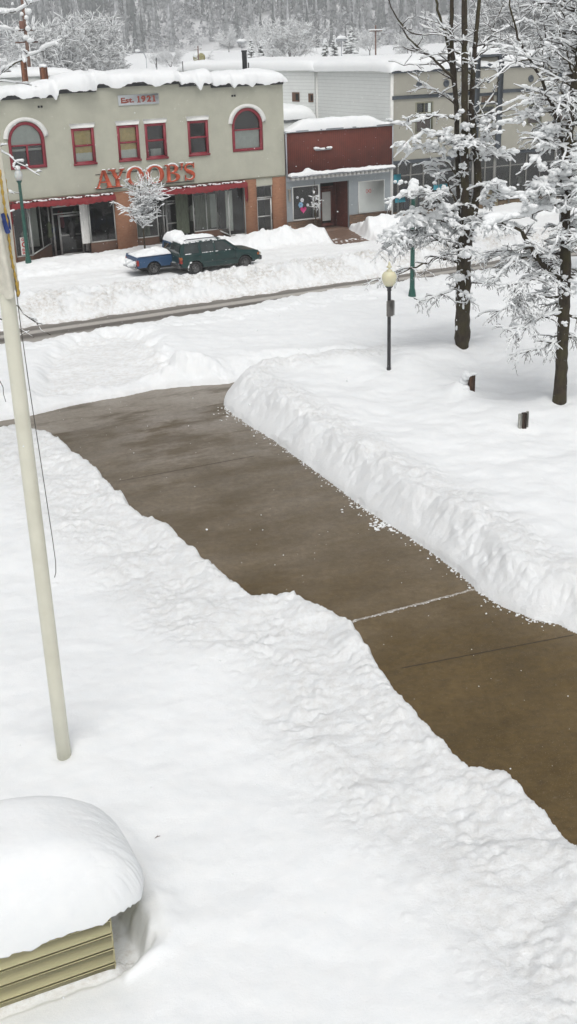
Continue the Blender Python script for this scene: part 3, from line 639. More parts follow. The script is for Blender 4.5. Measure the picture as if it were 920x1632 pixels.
# awnings
def awning(u0,u1,tipR=True,tipL=True):
    m=MB(); n=int((u1-u0)/.10); V=[];
    for i in range(n+1):
        u=u0+(u1-u0)*i/n; s_=.05*abs(math.sin(i*math.pi/4)); b_=.02*math.sin(i*.9)
        V+=[(u,-.02,3.88),(u,-.42+b_,3.74+.02*math.sin(i*.37)),(u,-.44+b_,3.47-s_+.05*math.sin(i*.11)+.02*math.sin(i*.5))]
    F=[]
    for i in range(n): F+=[(3*i,3*i+3,3*i+4,3*i+1),(3*i+1,3*i+4,3*i+5,3*i+2)]
    m.add(V,F)
    for fl,u in ((tipL,u0),(tipR,u1)):
        if fl: m.add([(u,-.44,3.75),(u,-.05,3.86),(u,-.10,2.9),(u,-.30,2.45),(u,-.46,2.8),(u-.15,-.4,2.55),(u-.22,-.44,3.4)],[(0,1,2,3,4),(0,4,5,6)])
    o=m.build('awning',AWN,A)
    m=MB()
    for i in range(int((u1-u0)/.22)): m.box(u0+i*.22,u0+i*.22+.10,-.36,-.03,3.80,3.865)
    m.build('slat',AWNS,o)
    u=u0+.3
    while u<u1-.3:
        m=MB(); L=min(rng.uniform(.6,2.2),u1-.1-u); n=max(3,int(L/.08)); m.tube([(u+i*L/n,-.30+.04*math.sin(i*.6),3.83+.02*math.sin(i*.5)) for i in range(n+1)],[.035+.03*abs(math.sin(i*.8))*(0<i<n) for i in range(n+1)],6); u+=L+rng.choice([.05,.1,.9]); m.build('awning_snow',SNOWC,o,smooth=True)
awning(-17.95,-11.45,False,True); awning(-10.05,-2.45,True,False)
# raised letters
def strokes(name,L,u0,u1,z0,z1,parent,mat,matE,dep=.12,v=-.20):
    m=MB(); e=MB()
    for k,s_ in enumerate(L):
        def mp(p,gx=0.): return (u0+(u1-u0)*p[0],z0+(z1-z0)*p[1])
        kind_,dat=s_
        pts=[mp(p) for p in dat[0]]; o=.0035*k
        if kind_=='p':
            cx_=sum(p[0] for p in pts)/len(pts); cz_=sum(p[1] for p in pts)/len(pts)
            m.prism(pts,v-o,v+dep); 
            g=.018; big=[(p[0]+g*np.sign(p[0]-cx_),p[1]+g*np.sign(p[1]-cz_)) for p in pts]; e.prism(big,v+.03+o,v+dep+.03)
        else:
            inn=[mp(p) for p in dat[1]]; m.ring(pts,inn,v-o,v+dep,closed=(kind_=='r'))
            cx_=sum(p[0] for p in pts)/len(pts); cz_=sum(p[1] for p in pts)/len(pts)
            def sc_(P,s1): return [(p[0]+s1*(p[0]-cx_)/max(.05,math.hypot(p[0]-cx_,p[1]-cz_)),p[1]+s1*(p[1]-cz_)/max(.05,math.hypot(p[0]-cx_,p[1]-cz_))) for p in P]
            e.ring(sc_(pts,.018),sc_(inn,-.02),v+.03+o,v+dep+.03,closed=(kind_=='r'))
    o=m.build('letter',mat,parent); o['label']='raised letter '+name; e.build('letter_edge',matE,o); return o
def R4(x0,x1,y0,y1): return ('p',([(x0,y0),(x1,y0),(x1,y1),(x0,y1)],))
def EL(cx,cy,rx,ry,ix,iy,a0=0,a1=2*math.pi,n=28,ox=0):
    th=np.linspace(a0,a1,n,endpoint=abs(a1-a0)<6.2); return ('r' if abs(a1-a0)>6.2 else 'a',([(cx+rx*math.cos(t),cy+ry*math.sin(t)) for t in th],[(cx+ox+ix*math.cos(t),cy+iy*math.sin(t)) for t in th]))
GA=[('p',([(.07,.04),(.19,.04),(.53,1.),(.44,1.)],)),('p',([(.64,.04),(.90,.04),(.58,1.),(.44,1.)],)),R4(.24,.72,.30,.38),R4(0,.28,0,.06),R4(.58,1.,0,.06)]
GY=[('p',([(.12,.96),(.38,.96),(.62,.45),(.40,.45)],)),('p',([(.82,.96),(.93,.96),(.60,.42),(.50,.48)],)),R4(.39,.63,.04,.47),R4(.26,.76,0,.06),R4(0,.46,.94,1.),R4(.70,1.,.94,1.)]
GO=[EL(.5,.5,.5,.52,.27,.44)]
GB=[R4(.10,.34,.04,.96),R4(0,.5,0,.06),R4(0,.5,.94,1.),EL(.46,.755,.44,.245,.20,.175,-math.pi/2,math.pi/2,12),EL(.48,.265,.52,.265,.26,.195,-math.pi/2,math.pi/2,12),R4(.32,.5,.49,.55)]
GQ=[('p',([(.15,.6),(.85,.6),(.95,1.),(.1,1.)],)),('p',([(.1,0),(.35,.0),(.88,.62),(.45,.62)],))]
def curve_stroke(P,Wd):
    P=np.array(P);T_=np.gradient(P,axis=0);T_/=np.linalg.norm(T_,axis=1)[:,None];Nn=np.stack([-T_[:,1],T_[:,0]],-1);Wd=np.array(Wd)[:,None]/2
    return ('a',([tuple(p) for p in P+Nn*Wd],[tuple(p) for p in P-Nn*Wd]))
ts=np.linspace(0,1,26)
Sp=[(.5+.36*math.cos(t),.74+.21*math.sin(t)) for t in np.linspace(.25,math.pi,9)]+[(.17,.68),(.28,.57),(.5,.50),(.72,.42),(.84,.33)]+[(.47+.38*math.cos(t),.26-.21*math.sin(t)) for t in np.linspace(.1,math.pi-.2,9)]
GS=[curve_stroke(Sp,[.08+.17*math.exp(-((i-len(Sp)/2)/4.)**2) for i in range(len(Sp))]),('p',([(.80,.70),(.90,.70),(.90,1.),(.82,1.)],)),('p',([(.06,0),(.14,0),(.16,.32),(.06,.32)],))]
SIGN=[('A',GA,-12.60,-11.42),('Y',GY,-11.72,-10.66),('O',GO,-10.58,-9.42),('O',GO,-9.32,-8.08),('B',GB,-8.00,-7.02),('apostrophe',GQ,-6.97,-6.76),('S',GS,-6.74,-5.94)]
sg=MB(); sg.tube([(-12.5,-.03,4.12),(-6.0,-.03,4.12)],.02,4); sg.tube([(-12.5,-.03,5.0),(-6.0,-.03,5.0)],.02,4); SG=sg.build('sign',BLACKTRIM,A)
for nm,G,a,b in SIGN:
    z0,z1=(4.20,5.24) if nm!='apostrophe' else (4.86,5.28)
    lo=strokes(nm,G,a,b,z0,z1,SG,LETTER,LETW)
    m=MB()
    if nm in 'OB':
        for k in range(16): t=math.pi*(.22+.56*k/15); r=.05+.025*rng.random(); m.blob(((a+b)/2+(b-a)*.5*math.cos(t),-.14,4.72+.54*math.sin(t)+.04),r,1,.3,k,(1.3,1.1,.75))
    elif nm=='A':
        for k in range(5): m.blob(((a+b)/2+rng.uniform(-.05,.1),-.14,5.26),.05,1,.3,k,(1.2,1,.7))
        for k in range(4): m.blob((a+rng.uniform(-.02,.28),-.16,4.27),.05,1,.3,k,(1.3,1,.6))
    elif nm=='Y':
        for k in range(12): m.blob((rng.choice([rng.uniform(a,a+.5),rng.uniform(b-.3,b)]),-.14,5.27),.05,1,.3,k,(1.3,1,.7))
    else:
        for k in range(8): m.blob((rng.uniform(a,b),-.14,z1+.03),.055,1,.3,k,(1.4,1,.7))
    m.build('letter_snow',SNOWC,lo,smooth=True)
def textmesh(s,u0,u1,z0,z1,v,mat,parent,name='lettering',off=.02,dep=.02):
    cu_=bpy.data.curves.new('txt','FONT'); cu_.body=s; cu_.offset=off; cu_.extrude=.0; to=bpy.data.objects.new('txt',cu_); C.objects.link(to)
    bpy.context.view_layer.update(); me=to.evaluated_get(bpy.context.evaluated_depsgraph_get()).to_mesh()
    V=np.array([tuple(q.co) for q in me.vertices]); F=[tuple(p.vertices) for p in me.polygons]; to.evaluated_get(bpy.context.evaluated_depsgraph_get()).to_mesh_clear()
    bpy.data.objects.remove(to); bpy.data.curves.remove(cu_)
    mn=V.min(0); mx=V.max(0); V=(V-mn)/(mx-mn+1e-9); W_=np.stack([u0+V[:,0]*(u1-u0),np.full(len(V),v),z0+V[:,1]*(z1-z0)],-1)
    m=MB(); m.add(W_,F); return m.build(name,mat,parent)
m=MB(); m.bbox(-10.66,-8.04,-.07,-.01,8.84,9.43,.012); S2=m.build('date_sign',SIGNP,A)
RL=M('sign_red',(.26,.05,.03),.6,.1,5)
textmesh('Est.',-10.50,-9.66,8.98,9.28,-.075,RL,S2,off=.035); 
for dg,u0_ in (('1',-9.48),('9',-9.20),('2',-8.84),('1',-8.48)):
    if dg=='1':
        m=MB(); m.poly([(u0_+.07,-.075,8.97),(u0_+.17,-.075,8.97),(u0_+.17,-.075,9.33),(u0_+.07,-.075,9.33)]); m.poly([(u0_,-.0765,9.25),(u0_+.08,-.0765,9.25),(u0_+.12,-.0765,9.33),(u0_+.07,-.0765,9.33)]); m.poly([(u0_,-.078,8.965),(u0_+.24,-.078,8.965),(u0_+.24,-.078,9.01),(u0_,-.078,9.01)]); m.build('lettering',RL,S2)
    else: textmesh(dg,u0_,u0_+.29,8.97,9.33,-.075,RL,S2,off=.05)
m=MB()
for a,b in ((-10.52,-10.14),): m.box(a,b,-.078,-.0745,8.965,9.0)
m.build('serif',RL,S2)
for u in (-15.55,-15.38,-1.5+-1.55,-2.88): m=MB(); m.bbox(u-.06,u+.06,-.03,.01,8.98,9.10,.01); m.build('wall_vent',BLACKTRIM,A)
m=MB(); m.bbox(-17.55,-17.06,.02,.06,.72,1.78,.005); P_=m.build('window_poster',WHITETRIM,A)
RS=M('poster_red',(.45,.04,.03),.6,.1,5)
textmesh('GO',-17.48,-17.14,1.56,1.72,.015,RS,P_,off=.03); textmesh('BU',-17.48,-17.14,.95,1.12,.015,RS,P_,off=.03); textmesh('RE',-17.48,-17.14,.77,.92,.015,RS,P_,off=.03)
m=MB(); m.ring([(-17.31+.17*math.cos(t),1.34+.17*math.sin(t)) for t in np.linspace(0,6.28,20)[:-1]],[(-17.31+.10*math.cos(t),1.34+.10*math.sin(t)) for t in np.linspace(0,6.28,20)[:-1]],.012,.018); m.build('poster_emblem',RS,P_)
# snow on the roof and parapet
def zb_front(Uu,Vv):
    z=np.select([Uu<-14.33,Uu<-12.0,Uu<-6.65,Uu<-4.5],[9.76,9.95,10.15,9.99],9.83); return z
def zbA(Uu,Vv): 
    f=sst(.5,3.,Vv); return zb_front(Uu,Vv)*(1-f)+(9.55-.05*Vv)*f
def thA(Uu,Vv):
    t=.62+.10*fbm(Uu*.35,Vv*.35,3,5)
    t=t-.12*np.exp(-((Uu+17.6)/1.6)**2)+.32*np.exp(-((Uu+12.9)/1.5)**2)+.05*sst(-8,-3,Uu)
    return t
def sagA(Uu): 
    n_=fbm(Uu*.8,Uu*0,3,17); s_=np.clip(.12+.30*n_,0,.30)
    for c,a in ((-14.55,.35),(-5.35,.28),(-3.05,.30)): s_=s_+a*np.exp(-((Uu-c)/.16)**2)
    return s_
snow_cap('roof_snow',UL,UR,-.15,23,zbA,thA,A,nu=420,nv=90,over=.20,sag=sagA,e=26,seed=2,noise=.10,spow=.42)
# roof furniture
m=MB(); m.lathe([(.22,7),(.22,13.2),(.25,13.2),(.25,13.35),(.2,13.35)],14,(0,0,0)); u_,z_=fac(390,97,16); 
zt=fac(390,80,16)[1]; m=MB(); m.lathe([(.19,8.6),(.19,zt-.12),(.23,zt-.12),(.23,zt),(.15,zt)],14,(u_,16,0)); m.tube([(u_+.32,16,8.6),(u_+.32,16,zt-.9)],.05,6); m.build('chimney',BLACKTRIM,A)
for (x,yt,yb,wd,col) in ((37,96,112,.17,BRICK),(69,107,124,.22,BRICK)):
    u_,zt=fac(x,yt,13); m=MB(); m.bbox(u_-wd,u_+wd,13-wd,13+wd,8.7,zt,.02); m.build('chimney',M('rusty_brick',(.25,.10,.05),.8,.2,5),A); m=MB(); m.blob((u_,13,zt+.07),.26,2,.2,1,(1.1,1.1,.55)); m.build('chimney_snow',SNOWC,A,smooth=True)
for x,yb,yt in ((249,103,86),(291,104,92)):
    u_,zt=fac(x,yt+6,9); m=MB(); m.tube([(u_,9,8.8),(u_,9,zt)],.03,6); m.build('roof_vent',BLACKTRIM,A)
# ---- small red-panelled shop (own base at its left corner)
B=thing('small_shop','single-storey blue-grey shop with dark red board panel above its door and stone base','building',uv(.60,0),AZ)
def b(*a): return [x-.60 for x in a]
W_=8.27
m=MB(); hl=[(.46,2.52,.95,3.16),(2.60,4.86,-.02,3.22)]
holes_wall(m,.0,W_,0,3.95,hl,0,.18); m.poly([(W_-.01,0,0),(W_-.01,9,0),(W_-.01,9,6),(W_-.01,0,6.5)]); m.poly([(0.01,9,0),(0.01,0,0),(0.01,0,6.5),(0.01,9,6)]); m.box(0.02,W_-.02,.18,.2,3.9,6.5); m.build('wall',GREYWALL,B)
m=MB(); m.poly([(2.6,.18,0),(2.95,1.5,0),(2.95,1.5,3.25),(2.6,.18,3.25)]); m.poly([(4.86,.18,3.25),(4.6,1.5,3.25),(4.6,1.5,0),(4.86,.18,0)]); m.poly([(2.6,.1,3.23),(4.86,.1,3.23),(4.86,1.5,3.23),(2.6,1.5,3.23)]); m.build('entry_wall',REDWOOD,B)
m=MB(); m.poly([(4.872,.17,3.2),(4.872,.17,.9),(4.66,1.3,.9),(4.66,1.3,3.2)][::-1]); m.build('entry_panel',GREYWALL,B)
m=MB(); m.box(2.6,4.86,.0,1.5,-.1,.08); m.build('threshold',CONC,B)
m=MB(); frame(m,3.10,4.60,.1,3.2,.16,1.3,1.42,2.75); f=m.build('door_frame',REDWOOD,B)
m=MB(); frame(m,3.28,4.42,.12,2.66,.22,1.32,1.40); d=m.build('door',REDWOOD,B); m=MB(); m.poly([(3.5,1.36,.5),(4.2,1.36,.5),(4.2,1.36,2.45),(3.5,1.36,2.45)]); m.build('door_pane',M('pale_door_glass',(.50,.52,.50),.3,.08,3),d); m=MB(); m.tube([(3.4,1.29,1.2),(3.4,1.29,1.45)],.02,6); m.build('handle',BLACKTRIM,d)
m=MB(); m.box(3.10,4.6,1.45,1.47,.1,3.2); m.build('interior',INT,B)
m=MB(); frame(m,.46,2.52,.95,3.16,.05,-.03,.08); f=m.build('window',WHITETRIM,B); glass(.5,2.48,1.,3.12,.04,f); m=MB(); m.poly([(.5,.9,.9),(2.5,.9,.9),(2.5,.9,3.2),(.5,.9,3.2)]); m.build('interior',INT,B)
# flower stickers in the window
PK=M('pink_sticker',(.62,.05,.22),.5,.1,5); BLs=M('blue_sticker',(.22,.42,.62),.5,.1,5); WH_=M('white_sticker',(.7,.72,.75),.5,.1,5)
def flower(u,z,r,mat,n=6):
    m=MB()
    for k in range(n): t=k*6.283/n; m.prism([(u+r*.55*math.cos(t)+r*.42*math.cos(q),z+r*.55*math.sin(t)+r*.42*math.sin(q)) for q in np.linspace(0,6.283,9)[:-1]],.022-.001*k,.030)
    o=m.build('window_sticker',mat,f); return o
flower(1.08,1.95,.20,BLs); flower(1.20,2.25,.15,WH_); flower(.85,2.45,.10,WH_); flower(1.62,1.9,.11,WH_)
m=MB(); m.prism([(1.28+.26*math.sin(t)**3*.9,1.62+.24*(.8125*math.cos(t)-.3125*math.cos(2*t)-.125*math.cos(3*t)-.06*math.cos(4*t))) for t in np.linspace(0,6.283,25)[:-1]],.014,.02); m.build('window_sticker',PK,f)
m=MB(); m.bbox(5.64,7.68,-.05,.0,1.,3.04,.012); f2=m.build('boarded_window',WHITEPANEL,B); m=MB(); frame(m,5.60,7.72,.96,3.08,.05,-.03,.0); m.build('window_trim',WHITETRIM,f2); 
m=MB(); m.tube([(6.4+.2*math.cos(t),-.055,2.4+.12*math.sin(2*t)) for t in np.linspace(0,6.283,24)],.015,4); m.build('panel_mark',RS,f2)
for a_,b_ in ((0,2.6),(4.86,W_)): m=MB(); m.bbox(a_,b_,-.12,-.002,-.1,.93,.03); m.build('stone_base',STONE,B)
m=MB(); m.box(.0,W_+.02,-.16,-.005,3.95,6.60); m.build('board_panel',REDBOARD,B)
m=MB(); frame(m,-.04,W_+.06,3.90,6.66,.08,-.20,-.155); m.bbox(-.06,W_+.08,-.24,.4,6.60,6.70,.01); m.build('panel_trim',GREYTRIM,B)
m=MB(); m.bbox(.1,W_,-.55,-.01,3.80,3.90,.01); cn=m.build('canopy_ledge',GREYTRIM,B)
m=MB(); 
for k in range(24): m.box(.3+k*.335,.3+k*.335+.15,-.42,-.02,3.60,3.795)
m.build('dentil',WHITETRIM,cn)
m=MB(); m.box(.02,W_-.02,-.02,-.003,3.5,3.8); m.build('frieze',GREYTRIM,B)
snow_cap('ledge_snow',.1,W_,-.5,-.17,lambda u,v:3.90+0*u,lambda u,v:.17+.06*fbm(u*1.2,v,3,4)+.22*np.exp(-((u-1.5)/.35)**2),B,nu=220,nv=14,over=.05,e=3,seed=9,rag=.06)
snow_cap('roof_snow',-.02,W_+.02,-.2,.75,lambda u,v:6.70+0*u,lambda u,v:(.12+.52*sst(.0,1.8,u)*sst(8.0,6.2,u)),B,nu=260,nv=30,over=.04,sag=lambda u:.05+0*u,e=3.5,seed=12,noise=.1)
m=MB(); m.poly([(.01,.2,5.3),(W_-.01,.2,5.3),(W_-.01,9,5.1),(.01,9,5.1)]); m.build('roof',BLACKTRIM,B); snow_cap('roof_snow',.1,W_-.1,.9,8.8,lambda u,v:5.3+0*u,.6,B,nu=60,nv=40,over=0,e=14,seed=14)
m=MB(); m.bbox(2.15,3.35,-.30,-.165,5.36,5.42,.01); br_=m.build('sign_bracket',GREYTRIM,B)
m=MB()
for k in range(16): u=2.15+1.2*rng.random(); m.blob((u,-.24,5.45+.08*math.exp(-((u-2.25)/.15)**2)+.07*math.exp(-((u-3.2)/.12)**2)),rng.uniform(.05,.12),1,.3,k,(1.3,.8,.7))
m.build('bracket_snow',SNOWC,br_,smooth=True)
m=MB(); m.bbox(.14,.26,-.16,-.02,2.25,2.95,.02); m.bbox(.11,.29,-.19,-.01,2.95,3.05,.02); m.build('wall_lamp',M('lamp_brass',(.35,.32,.27),.4,.1,4),B)
# ---- beige block with slate trim and its long sided wall
D=thing('beige_corner_block','long beige stucco block with dark slate trim, round vents and white boarded side wall','building',uv(8.90,0),AZ)
LU=22.
m=MB(); wins=[(1.96,3.42,5.92,7.95),(11.73,13.11,5.90,7.95),(14.5,15.9,5.90,7.95),(18.5,19.9,5.9,7.95)]
holes_wall(m,0,LU,4.12,9.86,wins); m.poly([(LU,0,0),(LU,24,0),(LU,24,9.5),(LU,0,9.86)]); m.build('wall',BEIGE,D)
m=MB(); m.poly([(-.004,24,0),(-.004,0,0),(-.004,0,10.02),(-.004,10,10.07),(-.004,24,9.9)]); sw=m.build('side_wall',SIDING,D)
m=MB(); m.box(-.07,.12,-.06,.12,0,10.0); m.box(-.06,.02,9.9,10.1,0,10.1); m.box(-.10,.03,.1,24,10.02,10.12); m.build('corner_board',WHITETRIM,D)
m=MB(); m.bbox(-.05,6.83,-.12,.25,9.86,10.04,.01); m.bbox(9.28,LU,-.12,.25,9.86,10.04,.01); m.build('coping',SLATE,D)
m=MB(); m.bbox(.0,6.83,-.09,.0,8.20,8.44,.01); m.bbox(9.28,LU,-.09,.0,8.20,8.44,.01); m.bbox(0,LU,-.10,.0,4.0,4.22,.01); m.build('belt_course',SLATE,D)
for cx_ in (2.22,4.49,11.94,14.62,17.1,19.8):
    m=MB(); m.lathe([(.24,0),(.24,.06),(.15,.08),(.15,.03)],20); V=m.v[0]; m.v[0]=np.stack([V[:,0]+cx_,-V[:,2],V[:,1]+9.06],-1); m.build('round_vent',SLATE,D)
for a,b_,c,d_ in wins:
    m=MB(); frame(m,a,b_,c,d_,.09,-.05,.12,(c+d_)/2+.3); m.box((a+b_)/2-.02,(a+b_)/2+.02,-.03,.08,(c+d_)/2+.3,d_-.09); f=m.build('window',OLIVE,D); glass(a+.05,b_-.05,c+.05,d_-.05,.08,f)
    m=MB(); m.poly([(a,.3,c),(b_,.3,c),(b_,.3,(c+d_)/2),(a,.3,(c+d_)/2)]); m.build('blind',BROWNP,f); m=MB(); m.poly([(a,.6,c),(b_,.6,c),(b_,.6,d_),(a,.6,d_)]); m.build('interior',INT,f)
# gabled pylon in the middle of the facade
m=MB(); m.box(6.84,9.27,-.10,.3,4.2,10.62); pw=m.build('pylon',BEIGE,D)
m=MB(); m.bbox(6.82,7.24,-.24,.32,4.0,10.75,.015); m.bbox(8.86,9.29,-.24,.32,4.0,10.75,.015); m.prism([(6.6,10.66),(9.5,10.66),(9.3,10.84),(6.8,10.84)],-.3,.4); m.prism([(7.3,10.0+.0),(8.05,10.22),(8.8,10.0),(8.62,9.92),(7.48,9.92)],-.16,-.1); m.bbox(7.24,8.86,-.15,-.10,8.1,8.3,.01); m.bbox(7.24,8.86,-.15,-.10,7.52,7.66,.01); m.build('pylon_trim',SLATE,pw)
m=MB(); m.lathe([(.17,0),(.17,.05)],16); V=m.v[0]; m.v[0]=np.stack([V[:,0]+8.05,-V[:,2]-.1,V[:,1]+9.1],-1); m.build('round_vent',SLATE,pw)
m=MB(); m.bbox(7.5,8.6,-.14,-.102,7.70,8.08,.01); m.build('pylon_plaque',BROWNP,pw); m=MB(); 
for k in range(3): frame(m,7.58+k*.34,7.86+k*.34,7.76,8.02,.03,-.155,-.141)
m.build('plaque_mark',OLIVE,pw)
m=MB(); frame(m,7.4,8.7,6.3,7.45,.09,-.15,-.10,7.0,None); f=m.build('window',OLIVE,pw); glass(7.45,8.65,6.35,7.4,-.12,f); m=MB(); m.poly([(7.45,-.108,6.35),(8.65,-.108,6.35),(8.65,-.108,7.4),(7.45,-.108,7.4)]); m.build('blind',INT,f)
# dark shop fronts underneath
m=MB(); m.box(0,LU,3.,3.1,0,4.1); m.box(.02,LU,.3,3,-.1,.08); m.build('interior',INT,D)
m=MB(); m.box(.3,LU,.1,.2,-.1,.75); m.build('bulkhead',M('ochre_bulkhead',(.13,.09,.05),.8,.3,3),D)
cols=[0.05,.55,1.6,2.7,4.0,5.4,6.95,8.1,8.9,10.4,11.9,13.2,14.6,16.2,17.8,19.5,21.4]
m=MB()
for u in cols: m.box(u,u+(.22 if u in(6.95,8.9,14.6) else .07),-.0,.12,.0,4.0)
m.box(.1,LU,.02,.08,3.15,3.22); m.build('mullion',M('dull_mullion',(.20,.20,.185),.5,.1,5),D)
for a,b_ in zip(cols[:-1],cols[1:]): glass(a+.07,b_,.75,4.0,.06,D,'shop_window')
m=MB(); m.bbox(8.35,8.85,.0,.10,.05,1.8,.01); m.bbox(9.1,9.4,-.02,.1,.05,1.3,.01); m.build('cream_pier',M('cream_pier',(.36,.31,.20),.8,.1,4),D)
m=MB(); m.bbox(.20,.80,-.02,.02,2.72,3.32,.01); m.build('shop_sign',TEAL,D); m=MB(); m.bbox(3.6,4.9,-.0,.03,2.0,2.35,.01); m.bbox(.35,1.2,.0,.03,1.4,1.75,.01); m.build('window_sign',TEAL,D)
for k in range(30):
    m=MB(); u=rng.uniform(.3,20); m.bbox(u,u+rng.uniform(.2,.8),1.2,1.5,.7,rng.uniform(1.,2.6),.03); m.build('shop_display',rng.choice(CLOTHS),D)
snow_cap('roof_snow',-.15,LU,-.1,24,lambda u,v:10.06-.012*v,lambda u,v:.78+.08*fbm(u*.3,v*.3,3,6),D,nu=320,nv=90,over=.10,sag=lambda u:np.clip(.05+.15*fbm(u*.9,u*0,3,19),0,.2),e=26,seed=22,noise=.08,spow=.45)
snow_cap('pylon_snow',6.7,9.4,-.25,.9,lambda u,v:10.84+0*u,lambda u,v:.5+0*u,pw,nu=60,nv=24,over=.08,e=4,seed=5)
# rear wing and lean-to behind
E_=thing('rear_wing','long low white boarded wing under thick snow behind the small shop','building',uv(8.80,10.15),AZ)
a=np.array([0,0.]); bb=np.array([5.7-8.8,23.4-10.15]); wd=(bb-a)/np.linalg.norm(bb-a); back=np.array([wd[1],-wd[0]])
m=MB(); q=bb+wd*3
P4=[a,q,q+back*9,a+back*9]; 
for p,r in zip(P4,P4[1:]+P4[:1]): m.poly([(*p,0),(*r,0),(*r,9.95),(*p,9.95)])
m.build('wall',SIDING,E_)
m=MB(); m.tube([(*(a-back*.05),10.0),(*(q-back*.05),10.0)],.06,4); m.build('eaves',WHITETRIM,E_)
wz=[]
for x0,x1,y0,y1 in ((466,478,147,162),(492,500,149,163)):
    # on the wing's wall: solve along wd
    def onw(x,y):
        O=uv(8.8,10.15); Wd=EU*wd[0]+EN*wd[1]; Nn=np.array([-Wd[1],Wd[0],0]); d=ray(x,y); t=((O-CAM)@Nn)/(d@Nn); P=CAM+t*d; return (P-O)@Wd,P[2]
    s0,z0=onw(x0,(y0+y1)/2); s1,_=onw(x1,(y0+y1)/2); _,zt=onw((x0+x1)/2,y0); _,zb_=onw((x0+x1)/2,y1)
    s0,s1=sorted((s0,s1)); p=a+wd*s0-back*.03; r=a+wd*s1-back*.03
    m=MB(); m.poly([(*p,zb_),(*r,zb_),(*r,zt),(*p,zt)]); f=m.build('window',BROWNP,E_); sm=(s1-s0)*.5
    p=a+wd*(s0+.08)-back*.045; r=a+wd*(s0+sm)-back*.045; m=MB(); m.poly([(*p,zb_+.1),(*r,zb_+.1),(*r,zt-.1),(*p,zt-.1)]); m.build('pane',INT,f)
mm=Matrix.Rotation(math.atan2(wd[1],wd[0]),4,'Z')
o=snow_cap('roof_snow',0,float(np.linalg.norm(q)),-9,.05,lambda u,v:10.0+0*u,.75,E_,nu=120,nv=60,over=.15,e=16,seed=31); o.rotation_euler=(0,0,math.atan2(wd[1],wd[0]))
F_=thing('lean_to','low white boarded lean-to with a thick snow cap between the shops','building',uv(.9,10.2),AZ)
m=MB(); m.box(0,7.85,0,8,0,6.62); m.build('wall',SIDING,F_); m=MB(); m.bbox(-.05,7.88,-.1,.1,6.5,6.66,.01); m.build('eaves',GREYTRIM,F_)
snow_cap('roof_snow',0,7.86,-.05,6.8,lambda u,v:6.66+.03*v,.85,F_,nu=120,nv=50,over=.08,e=14,seed=41)
# low roofs further back, under snow
for (x,y,D_,wu,dv,hh,lab) in ((285,110,112,10,8,3.,'flat snow-covered shed roof behind the stucco store'),(12,112,105,12,10,4.6,'low snow-covered house roof left of the brick chimney'),(690,92,150,26,14,7.5,'broad snowy roof far behind the beige block')):
    P=at_y(x,y,D_); T0=thing('back_shed',lab,'shed',(P[0],P[1],0),AZ); top=P[2]-.55; m=MB(); m.box(-wu/2,wu/2,0,dv,0,top); m.build('wall',SIDING,T0); snow_cap('roof_snow',-wu/2,wu/2,0,dv,lambda u,v,t=top:t+0*u,.6,T0,nu=60,nv=40,over=.2,e=10,seed=int(x))
# ------------------------------------------------------------------ VEHICLES (x forward, y left, z up; near side of the car is y<0)
TYRE=M('tyre_rubber',(.02,.02,.02),.9,.2,10); RIM=M('steel_rim',(.16,.16,.16),.4,.2,8,metal=.6); CARGLASS=M('car_glass',(.035,.045,.045),.08,.3,3,spec=.7); BUMP=M('bumper_plastic',(.06,.062,.065),.55,.2,6); CHROME=M('dull_chrome',(.35,.35,.36),.3,.15,6,metal=.7); TAIL=M('tail_lamp_red',(.42,.03,.02),.3,.1,6); TAILO=M('amber_lamp',(.6,.16,.03),.3,.1,6); HEAD=M('headlamp_lens',(.6,.58,.5),.2,.1,5)
SUVP=M('dark_green_car_paint',(.006,.036,.034),.28,.25,1.5,dirt=(.02,.04,.038)); SUVL=M('lower_cladding',(.035,.06,.06),.5,.2,3); TRUCKP=M('blue_truck_paint',(.016,.062,.15),.38,.2,1.5,dirt=(.03,.07,.13))
def loft_body(sections,mat,name,parent,hw_fn,n=8):
    """sections: list of (x, zbot, ztop); body with rounded shoulders. hw_fn(x,t): half-width at height fraction t"""
    V=[];F=[]; ts=[0,.08,.3,.55,.8,.93,1.]
    for x,z0,z1 in sections:
        ring=[]
        for t in ts: ring.append((x,-hw_fn(x,t),z0+(z1-z0)*t))
        for t in ts[::-1]: ring.append((x,hw_fn(x,t),z0+(z1-z0)*t))
        V+=ring
    k=len(ts)*2
    for i in range(len(sections)-1):
        for j in range(k): j2=(j+1)%k; F.append((i*k+j,i*k+j2,(i+1)*k+j2,(i+1)*k+j))
    F.append(tuple(range(k))[::-1]); F.append(tuple((len(sections)-1)*k+j for j in range(k)))
    m=MB(); m.add(V,F); o=m.build(name,mat,parent); 
    md=o.modifiers.new('bv','BEVEL'); md.width=.03; md.segments=2; md.limit_method='ANGLE'; md.angle_limit=R_(28)
    for p in o.data.polygons: p.use_smooth=False
    return o
